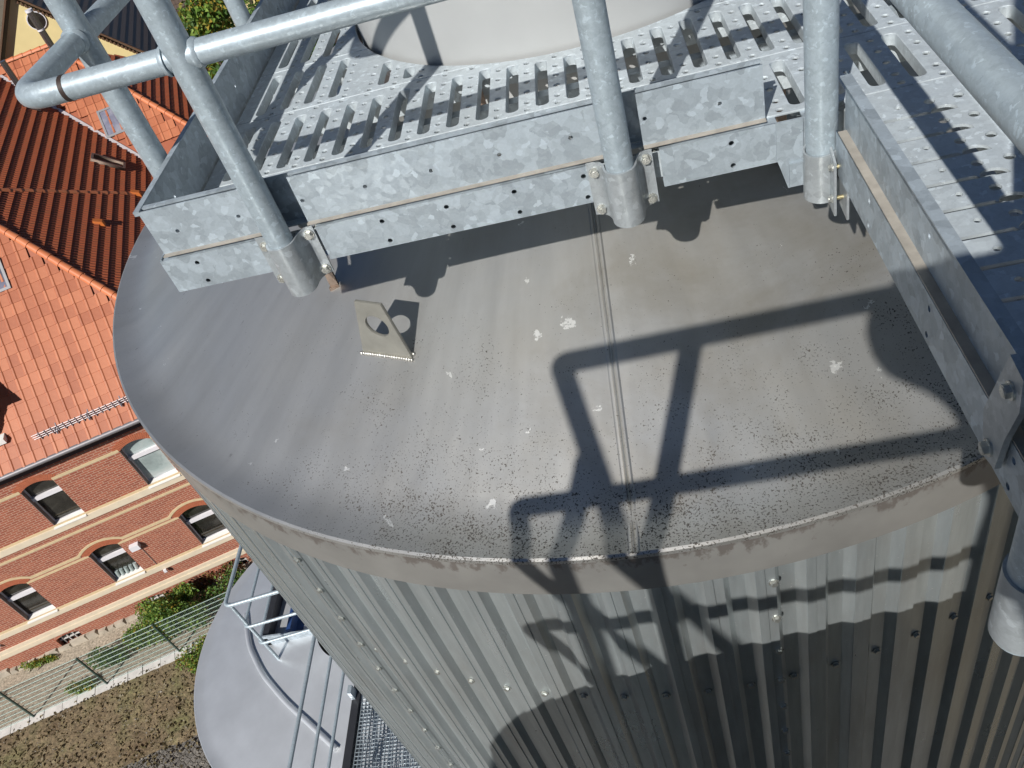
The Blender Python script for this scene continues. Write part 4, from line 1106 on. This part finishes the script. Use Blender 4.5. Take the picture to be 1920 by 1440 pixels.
# roof windows
def roof_window(parent, c, ax, ay, w, h, lift, fm='skyl_frame', gm='glass_roof', name='roof_window'):
    az = ax.cross(ay).normalized(); M2 = FR[bld.name] @ MX(c, ax, ay, az)
    me = plate_mesh(name, rect(-w/2, w/2, -h/2, h/2), [rect(-w/2+.08, w/2-.08, -h/2+.08, h/2-.08)], lift*2, fm)
    o = link(name, me, parent, M2)
    b = MB(); b.add([(-w/2+.07, -h/2+.07, lift*.7), (w/2-.07, -h/2+.07, lift*.7), (w/2-.07, h/2-.07, lift*.7), (-w/2+.07, h/2-.07, lift*.7)], [(0, 1, 2, 3)]); link('pane', b.mesh('pane', gm), o, M2)
def onF(u, n_): return Vector((u, n_-WW, f_front(u, n_-WW)))
def onE(u, n_): return Vector((u, n_-WW, ZE+(UE-u)*TA))
def onB(u, n_): return Vector((u, n_-WW, zb_w(n_-WW)))
roof_window(rF, onF(-10.62, 24.5), X_, UPF, .78, 1.0, .08)
roof_window(rB, onB(-7.62, 34.85), X_, UPF, .82, 1.15, .08)
roof_window(rE, onE(-8.0, 32.15), Vector((0, -1, 0)), UPE, .55, 1.15, .16, 'brown_steel', 'tile_brown', 'roof_hatch')
for u, n_ in ((-8.05, 27.25), (-7.25, 30.2)):
    p = onE(u, n_); b = MB(); b.hexa([(p.x-.14, p.y-.13, p.z+.12), (p.x+.16, p.y-.12, p.z-.1), (p.x+.16, p.y+.12, p.z-.1), (p.x-.14, p.y+.13, p.z+.12), (p.x-.1, p.y-.1, p.z+.26), (p.x+.14, p.y-.1, p.z+.12), (p.x+.14, p.y+.1, p.z+.12), (p.x-.1, p.y+.1, p.z+.26)]); bmesh_local(b, 'vent_tile', 'vent_orange', rE, True)
# small metal chimney with its cowl at the far left, and the tall flue
p = onE(-9.9, 35.2); b = MB(); b.box(p.x-.25, p.x+.2, p.y-.2, p.y+.2, p.z-.2, p.z+.35); b.tube([(p.x, p.y, p.z+.3), (p.x, p.y, p.z+1.9)], .11, 14); bmesh_local(b, 'small_flue', 'steel_flue', rE, True)
fl = MB(); fx, fy = -8.66, 37.55-WW; fl.tube([(fx, fy, ZRD-.3), (fx, fy, ZRD+1.35)], .13, 18); flo = bmesh_local(fl, 'flue_pipe', 'steel_flue', rB, True)
b = MB(); b.tube([(fx, fy, ZRD+.62), (fx, fy, ZRD+.68)], .14, 18); b.tube([(fx, fy, ZRD+1.33), (fx, fy, ZRD+1.42)], .145, 18); bmesh_local(b, 'flue_collar', 'frame', rB, True)

# ================================================================== yellow gable house behind
yh = thing('yellow_house', 'yellow plastered gable house with brown tiled roof behind the orange roofs', 'house', tuple(un(-9, 46, GZ)), PHI)
def ylocal(mb, name, mat, parent=yh, smooth=False, kind=None): return link(name, mb.mesh(name, mat, smooth), parent, FR[yh.name].copy(), kind)
def yz(z): return z-GZ
ap = (-11.0+9, yz(-7.5)); le = (-15.2+9, yz(-12.7)); re_ = (-3.3+9, yz(-15.6))
b = MB(); b.extr([(le[0]+.35, 0), (re_[0]-.4, 0), (re_[0]-.4, re_[1]-.15), (ap[0], ap[1]-.35), (le[0]+.35, le[1]+.1)], (0, 0, 0), (1, 0, 0), (0, 0, 1), (0, 1, 0), .4); ylocal(b, 'gable_wall', 'yellow')
DL = 9.0
b = MB(); b.hexa([(ap[0], -.35, ap[1]-.12), (re_[0], -.35, re_[1]-.12), (re_[0], DL, re_[1]-.12), (ap[0], DL, ap[1]-.12), (ap[0], -.35, ap[1]), (re_[0], -.35, re_[1]), (re_[0], DL, re_[1]), (ap[0], DL, ap[1])]); yr_ = ylocal(b, 'roof', 'brown_trim')
b = MB(); b.hexa([(le[0], -.35, le[1]-.12), (ap[0], -.35, ap[1]-.12), (ap[0], DL, ap[1]-.12), (le[0], DL, le[1]-.12), (le[0], -.35, le[1]), (ap[0], -.35, ap[1]), (ap[0], DL, ap[1]), (le[0], DL, le[1])]); ylocal(b, 'roof', 'brown_trim')
# flat brown tiles on the right slope, courses proud of each other
sv = Vector((re_[0]-ap[0], 0, re_[1]-ap[1])); sL = sv.length; sv.normalize(); nv_ = Vector((-sv.z, 0, sv.x)); nv_ = nv_ if nv_.z > 0 else -nv_
b = MB(); nr = int(sL/.36)
for j in range(nr):
    y = -.36; 
    while y < DL-.3:
        p = Vector((ap[0], y, ap[1]))+sv*(j*.36)
        b.add([p+nv_*.005, p+Vector((0, .285, 0))+nv_*.005, p+sv*.38+Vector((0, .285, 0))+nv_*.035, p+sv*.38+nv_*.035, p+sv*.38, p+sv*.38+Vector((0, .285, 0))], [(0, 1, 2, 3), (3, 2, 5, 4)])
        y += .30
ylocal(b, 'roof_tiles', 'tile_brown', yr_, kind='stuff')
b = MB()
for i in range(60):
    t = .02+i*.0155; p = Vector((ap[0], -.06, ap[1]-.42))+sv*(t*sL); b.box(p.x-.05, p.x+.05, -.07, 0.02, p.z-.05, p.z+.05)
ylocal(b, 'dentil_frieze', 'brown_trim', kind='stuff')
# round window
b = MB(); b.tube([(-10.55+9, -.06, yz(-9.03)), (-10.55+9, .1, yz(-9.03))], .42, 26); rw = ylocal(b, 'round_window', 'frame', yh, True)
b = MB(); b.tube([(-10.55+9, -.075, yz(-9.03)), (-10.55+9, -.055, yz(-9.03))], .37, 26); ylocal(b, 'pane', 'glass', rw, True)
b = MB(); b.box(-10.57+9, -10.53+9, -.10, -.076, yz(-9.38), yz(-8.68)); ylocal(b, 'glazing_bar', 'frame', rw)
b = MB(); b.tube([(-6.95+9, -.06, yz(-12.35)), (-6.95+9, .1, yz(-12.35))], .44, 26); rw = ylocal(b, 'round_window', 'frame', yh, True)
b = MB(); b.tube([(-6.95+9, -.075, yz(-12.35)), (-6.95+9, -.055, yz(-12.35))], .35, 26); ylocal(b, 'pane', 'glass', rw, True)
# second brown roof to the right, a shed with pale verge
sh = thing('brown_roofed_shed', 'low building with dull brown tiled roof among the trees', 'shed', tuple(un(-4.0, 63, GZ)), PHI)
b = MB(); b.hexa([(-3.0, -1.5, 7.6), (3.2, -1.5, 7.6), (3.2, 4.5, 11.8), (-3.0, 4.5, 11.8), (-3.0, -1.5, 7.75), (3.2, -1.5, 7.75), (3.2, 4.5, 11.95), (-3.0, 4.5, 11.95)]); sr = link('roof', b.mesh('roof', 'tile_brown'), sh, FR[sh.name].copy())
b = MB(); b.box(-2.8, 3.0, -1.0, 4.3, 0, 8.0); link('wall', b.mesh('wall', 'yellow'), sh, FR[sh.name].copy())
b = MB(); d1 = Vector((0, 6, 4.2)).normalized(); n1 = Vector((0, -d1.z, d1.y))
for j in range(20):
    x = -3.0
    while x < 3.1:
        p = Vector((x, -1.5, 7.75))+d1*(j*.36); b.add([p+n1*.04-d1*.03, p+Vector((.22, 0, 0))+n1*.04-d1*.03, p+Vector((.22, 0, 0))+d1*.36+n1*.005, p+d1*.36+n1*.005, p-d1*.03, p+Vector((.22, 0, 0))-d1*.03], [(0, 1, 2, 3), (0, 4, 5, 1)]); x += .24
link('roof_tiles', b.mesh('roof_tiles', 'tile_brown'), sr, FR[sh.name].copy(), 'stuff')

# ================================================================== fence with edging slabs
fn = thing('wire_fence', 'grey-green double rod mesh fence on pale edging in front of the brick building', 'fence', tuple(un(-13.9, 18.74, GZ)), PHI)
FM = FR[fn.name]
def fl_(mb, name, mat, parent=fn, smooth=False, kind=None): return link(name, mb.mesh(name, mat, smooth), parent, FM.copy(), kind)
posts = [-2.49+2.5*k for k in range(-2, 5)]
for u in posts:
    b = MB(); b.box(u-.02, u+.02, -.05, .01, -.02, 1.74); b.box(u-.024, u+.024, -.054, .014, 1.74, 1.755); fl_(b, 'post', 'fence_post')
for a, c in zip(posts, posts[1:]):
    for i in range(9):
        z = .06+.205*i; b = MB(); b.tube([(a, .018, z), (c, .018, z)], .0055, 6, False); b.tube([(a, .034, z), (c, .034, z)], .0055, 6, False); fl_(b, 'rail', 'fence')
    b = MB(); u = a+.05
    while u < c: b.box(u-.0025, u+.0025, .024, .028, .03, 1.73); u += .05
    fl_(b, 'vertical_wires', 'fence', kind='stuff')
ed = thing('edging_slabs', 'row of pale concrete edging slabs along the fence foot', 'edging', tuple(un(-13.9, 18.72, GZ)), PHI)
rnd = random.Random(4); u = -6.0
while u < 7:
    w_ = rnd.choice((.5, .5, .62, .75)); j = rnd.uniform(-.015, .015); hh = .05+rnd.uniform(-.012, .012)
    b = MB(); b.hexa([(u+.008, -.24+j, -.05), (u+w_-.008, -.24+j+rnd.uniform(-.02, .02), -.05), (u+w_-.008, .13+j, -.05), (u+.008, .13+j, -.05), (u+.012, -.235+j, hh), (u+w_-.012, -.235+j, hh+rnd.uniform(-.01, .01)), (u+w_-.012, .125+j, hh), (u+.012, .125+j, hh)])
    link('slab', b.mesh('slab', 'concrete'), ed, FR[ed.name].copy()); u += w_

# ================================================================== plants
def leaves(b, pts, smin, smax, rnd, droop=.3):
    for c in pts:
        s = rnd.uniform(smin, smax); d = Vector((rnd.gauss(0, 1), rnd.gauss(0, 1), rnd.gauss(0, .6))).normalized(); q = Vector((rnd.gauss(0, 1), rnd.gauss(0, 1), rnd.gauss(0, 1))); q = (q-d*q.dot(d)).normalized()
        t = d*s; w = q*s*.38; m = c+t*.5+Vector((0, 0, s*.12)); e = c+t-Vector((0, 0, s*droop))
        b.add([c, m-w, e, m+w], [(0, 1, 2, 3)])
def blob_pts(rnd, clumps, n):
    out = []
    for k in range(n):
        c, r = clumps[rnd.randrange(len(clumps))]
        d = Vector((rnd.gauss(0, 1), rnd.gauss(0, 1), rnd.gauss(0, 1))).normalized()*(rnd.random()**.45)
        out.append(Vector(c)+Vector((d.x*r[0], d.y*r[1], d.z*r[2])))
    return out
def bush(name, label, cat, base, clumps, n, mats, size, seed, group=None, stems=5):
    g = thing(name, label, cat, base, 0, group); rnd = random.Random(seed); bv = Vector(base)
    tot = sum(m[1] for m in mats)
    for mi, (mat, wt) in enumerate(mats):
        b = MB(); leaves(b, blob_pts(rnd, [(bv+Vector(c), r) for c, r in clumps], int(n*wt/tot)), size[0], size[1], rnd); b.build('crown' if cat == 'tree' else 'foliage', mat, g)
    b = MB()
    if cat == 'tree':
        top = bv+Vector((0, 0, max(c[2] for c, r in clumps)))
        b.tube([bv, bv*.5+top*.5+Vector((.15, .1, 0)), top], [.22, .15, .06], 8)
        for c, r in clumps: b.tube([bv+Vector((0, 0, c[2]*.45)), bv+Vector((c[0]*.6, c[1]*.6, c[2]*.8)), bv+Vector(c)], [.09, .06, .02], 6)
        b.build('trunk', 'bark', g, True)
    else:
        for i in range(stems):
            c, r = clumps[i % len(clumps)]; b.tube([bv+Vector((rnd.uniform(-.2, .2), rnd.uniform(-.2, .2), 0)), bv+Vector(c)], [.02, .008], 5)
        b.build('stems', 'bark', g)
    return g
def P(u, n_, z=GZ): return tuple(un(u, n_, z))
bush('shrub', 'big leafy green shrub pressing against the wire fence', 'shrub', P(-11.9, 19.5), [((0, 0, .65), (.85, .45, .6)), ((.7, .3, .8), (.75, .45, .65)), ((-.7, -.1, .45), (.6, .4, .4)), ((.4, .25, 1.2), (.55, .35, .4)), ((1.2, .35, .6), (.6, .45, .5)), ((-.2, .6, .8), (.6, .4, .55))], 6500, (('leaf', 5), ('leaf_dark', 1.6), ('leaf_yellow', .6)), (.05, .12), 21)
bush('shrub', 'dense shrub at the house wall behind the fence, yellowing at its tips', 'shrub', P(-11.3, 20.4), [((0, 0, .5), (.7, .3, .45)), ((.5, .2, .75), (.4, .25, .35)), ((-.6, -.2, .35), (.5, .3, .3))], 2600, (('leaf', 4), ('leaf_yellow', 1.2), ('leaf_dark', 1)), (.05, .13), 22)
bush('shrub', 'dark shrub tangle beside the low silo roof', 'shrub', P(-9.3, 19.9), [((0, 0, .4), (.8, .5, .4)), ((.9, .3, .4), (.7, .4, .4)), ((-.8, -.1, .3), (.6, .5, .3)), ((.2, .3, .7), (.5, .3, .3))], 3600, (('leaf_dark', 4), ('leaf', 1.2), ('leaf_dry', .8)), (.05, .12), 23)
bush('shrub', 'small grey-green shrub behind the fence post', 'shrub', P(-13.9, 19.5), [((0, 0, .45), (.5, .35, .4)), ((.45, .1, .35), (.45, .3, .35))], 1700, (('leaf_dark', 3), ('leaf', 1.5)), (.04, .1), 24)
bush('weed_plant', 'bright yellow-green weed clump at the foot of the fence', 'plant', P(-14.85, 18.95), [((0, 0, .22), (.4, .22, .2)), ((.35, .1, .18), (.25, .2, .16))], 800, (('leaf', 2), ('leaf_yellow', 1)), (.04, .10), 25)
bush('weed_plant', 'leafy weed plant sprouting on the gravel side of the fence', 'plant', P(-11.0, 18.2), [((0, 0, .25), (.45, .45, .25)), ((.35, -.3, .2), (.3, .3, .2)), ((.5, .3, .35), (.3, .3, .3))], 1200, (('leaf', 3), ('leaf_yellow', 1)), (.04, .1), 26)
bush('climbing_plant', 'dry climbing plant on the brick wall above the shrubs', 'plant', P(-9.9, 20.85), [((0, 0, .4), (.6, .06, .3)), ((.7, .24, .5), (.5, .06, .3)), ((-.6, -.2, .3), (.5, .06, .25))], 700, (('leaf_dry', 3), ('leaf', .6)), (.05, .11), 27)
bush('weed_plant', 'tuft of weeds at the dark corner of the path', 'plant', P(-16.6, 20.75), [((0, 0, .15), (.5, .14, .15)), ((.5, .18, .1), (.4, .12, .1))], 600, (('leaf', 2), ('leaf_yellow', 1)), (.04, .09), 28)
for i, (u, n_, sc, lab, mats) in enumerate(((-3.6, 42.0, 1.0, 'green tree with yellowing leaves beyond the orange roofs', (('leaf', 3), ('leaf_yellow', 1.6), ('leaf_dark', 1.5))),
        (-1.2, 44.5, 1.1, 'dense green tree beside the platform toe board in the background', (('leaf', 3), ('leaf_dark', 2.5), ('leaf_yellow', .9))),
        (-4.2, 39.2, .8, 'lower leafy tree just behind the back wing of the brick building', (('leaf', 3.5), ('leaf_yellow', .8), ('leaf_dark', 1))),
        (1.6, 47.0, 1.15, 'dark green tree mostly hidden behind the platform', (('leaf_dark', 3), ('leaf', 2), ('leaf_yellow', .6))))):
    zt = 11.8*sc
    bush('tree', lab, 'tree', P(u, n_), [((0, 0, zt*.75), (2.0*sc, 2.0*sc, 1.8*sc)), ((1.4*sc, .4, zt*.62), (1.4*sc, 1.4*sc, 1.2*sc)), ((-1.3*sc, -.3, zt*.62), (1.4*sc, 1.4*sc, 1.2*sc)), ((.3, -1.3*sc, zt*.6), (1.4*sc, 1.3*sc, 1.2*sc)), ((.2, .6, zt*.97), (1.2*sc, 1.2*sc, 1.0*sc)), ((-.4, -1.6*sc, zt*.4), (1.2*sc, 1.2*sc, .9*sc))], 9000, mats, (.14, .32), 40+i, 'trees beyond the roofs')
# round vegetation covering the lawn between the buildings
b = MB(); rnd = random.Random(77); pts = [un(rnd.uniform(-8, 8), rnd.uniform(36, 60), GZ+abs(rnd.gauss(0, .5))) for _ in range(9000)]
leaves(b, pts, .2, .5, rnd); b.build('ground_cover', 'leaf', None, kind='stuff', origin=P(0, 45))

# ================================================================== the person taking the picture
def person():
    V = []; Ed = []; Rad = []
    def v(p, r): V.append(p); Rad.append(r if hasattr(r, '__len__') else (r, r)); return len(V)-1
    def e(*ids):
        for a, c in zip(ids, ids[1:]): Ed.append((a, c))
    pel = v((.15, -.52, -.30), (.17, .13)); sp1 = v((.14, -.51, -.10), (.17, .12)); ch = v((.12, -.48, .10), (.185, .13)); nk = v((.04, -.45, .215), .062); hd = v((.01, -.41, .285), (.08, .09)); ht = v((.0, -.40, .345), (.075, .085)); hk = v((.0, -.41, .39), .045)
    e(pel, sp1, ch, nk, hd, ht, hk)
    sl_ = v((-.07, -.46, .24), .095); el_ = v((-.195, -.43, .285), .10); fm_ = v((-.15, -.24, .17), .055); wl_ = v((-.085, -.085, .04), .034); hl = v((-.055, -.045, .02), (.036, .02)); e(ch, sl_, el_, fm_, wl_, hl)
    sr_ = v((.33, -.46, .15), .062); er_ = v((.37, -.30, -.02), .046); wr_ = v((.13, -.10, .0), .030); hr_ = v((.10, -.06, .0), (.036, .02)); e(ch, sr_, er_, wr_, hr_)
    for sx in (-1, 1):
        hp_ = v((.15+sx*.10, -.52, -.42), (.10, .105)); kn = v((.15+sx*.12, -.49, -.72), .068); an = v((.15+sx*.12, -.53, -1.05), .045); ft = v((.15+sx*.13, -.46, -1.095), (.04, .035)); to = v((.15+sx*.14, -.36, -1.10), (.04, .025)); e(pel, hp_, kn, an, ft, to)
    # fingers: five to each hand, closing on the phone
    for h, sx, bx in ((hl, -1, (-.055, -.045, .02)), (hr_, 1, (.10, -.06, .0))):
        for i in range(4):
            dz = .030-.019*i; ln = (.022, .028, .025, .018)[i]
            a = v((bx[0]-sx*.018, bx[1]+.016, bx[2]+dz), .0088); c = v((bx[0]-sx*(.022+ln*.6), bx[1]+.024, bx[2]+dz*1.1), .008); d = v((bx[0]-sx*(.022+ln), bx[1]+.016, bx[2]+dz*1.1), .007); e(h, a, c, d)
        a = v((bx[0]-sx*.012, bx[1]-.012, bx[2]+.03), .0105); c = v((bx[0]-sx*.034, bx[1]-.008, bx[2]+.042), .009); e(h, a, c)
    me = bpy.data.meshes.new('person'); me.from_pydata([(x, y, z) for x, y, z in V], Ed, [])
    o = link('person', me, None, Matrix.Translation((0, 0, 0)))
    sk = o.modifiers.new('skin', 'SKIN'); sk.use_smooth_shade = True
    for i, sv_ in enumerate(me.skin_vertices[0].data):
        sv_.radius = Rad[i]; sv_.use_root = (i == pel)
    sb = o.modifiers.new('sub', 'SUBSURF'); sb.levels = 1; sb.render_levels = 2
    m, t, bs = nodes('clothing_and_skin'); tc = N(t, 'ShaderNodeTexCoord'); sep = N(t, 'ShaderNodeSeparateXYZ'); L(t, tc.outputs['Object'], sep.inputs[0])
    c = mix(t, math_(t, 'GREATER_THAN', sep.outputs[2], -.28), (.05, .06, .09), (.10, .13, .20))
    c = mix(t, math_(t, 'LESS_THAN', sep.outputs[2], -1.04), c, (.03, .025, .02))
    skinm = math_(t, 'MAXIMUM', math_(t, 'GREATER_THAN', sep.outputs[2], .235), math_(t, 'GREATER_THAN', sep.outputs[1], -.115))
    c = mix(t, math_(t, 'MULTIPLY', skinm, math_(t, 'GREATER_THAN', sep.outputs[2], -.3)), c, (.55, .33, .24))
    L(t, c, bs.inputs['Base Color']); bs.inputs['Roughness'].default_value = .8
    me.materials.append(m)
    tag(o, 'photographer in dark blue jacket behind the viewer, holding up a phone', 'person')
    # hair cap, nose and eyes
    def ell(name, c, r, mat, n=14):
        b = MB(); vs = []; fs = []
        for j in range(1, n):
            for k in range(2*n):
                th = pi*j/n; ph = pi*k/n; vs.append((c[0]+r[0]*sin(th)*cos(ph), c[1]+r[1]*sin(th)*sin(ph), c[2]+r[2]*cos(th)))
        for j in range(n-2):
            for k in range(2*n): fs.append((j*2*n+k, j*2*n+(k+1) % (2*n), (j+1)*2*n+(k+1) % (2*n), (j+1)*2*n+k))
        fs += [tuple(range(2*n)), tuple((n-2)*2*n+k for k in range(2*n))]
        b.add(vs, fs); return b.build(name, mat, o, True)
    M_['hair'] = plain('brown_hair', (.05, .032, .02), .7, 0, .2, 60); M_['skin'] = plain('skin', (.55, .33, .24), .6)
    ell('hair', (.0, -.425, .355), (.088, .10, .085), 'hair'); ell('nose', (.005, -.315, .295), (.013, .018, .02), 'skin', 8)
    for sx in (-1, 1): ell('eye', (.005+sx*.03, -.325, .325), (.012, .008, .008), 'black', 8); ell('ear', (.005+sx*.083, -.41, .30), (.01, .02, .028), 'skin', 8)
    return o
person()
ph = MB(); cc = -Rf*.016
for sx, sy in ((-1, -1), (1, -1), (1, 1), (-1, 1)): pass
ph.hexa([tuple(cc + Rr*(x) + Rd*(y) - Rf*z) for z in (0, .008) for x, y in ((-.075, -.036), (.075, -.036), (.075, .036), (-.075, .036))])
tag(ph.build('phone', 'black', None, origin=tuple(cc)), 'slim black phone held in the photographer\'s hands', 'phone')
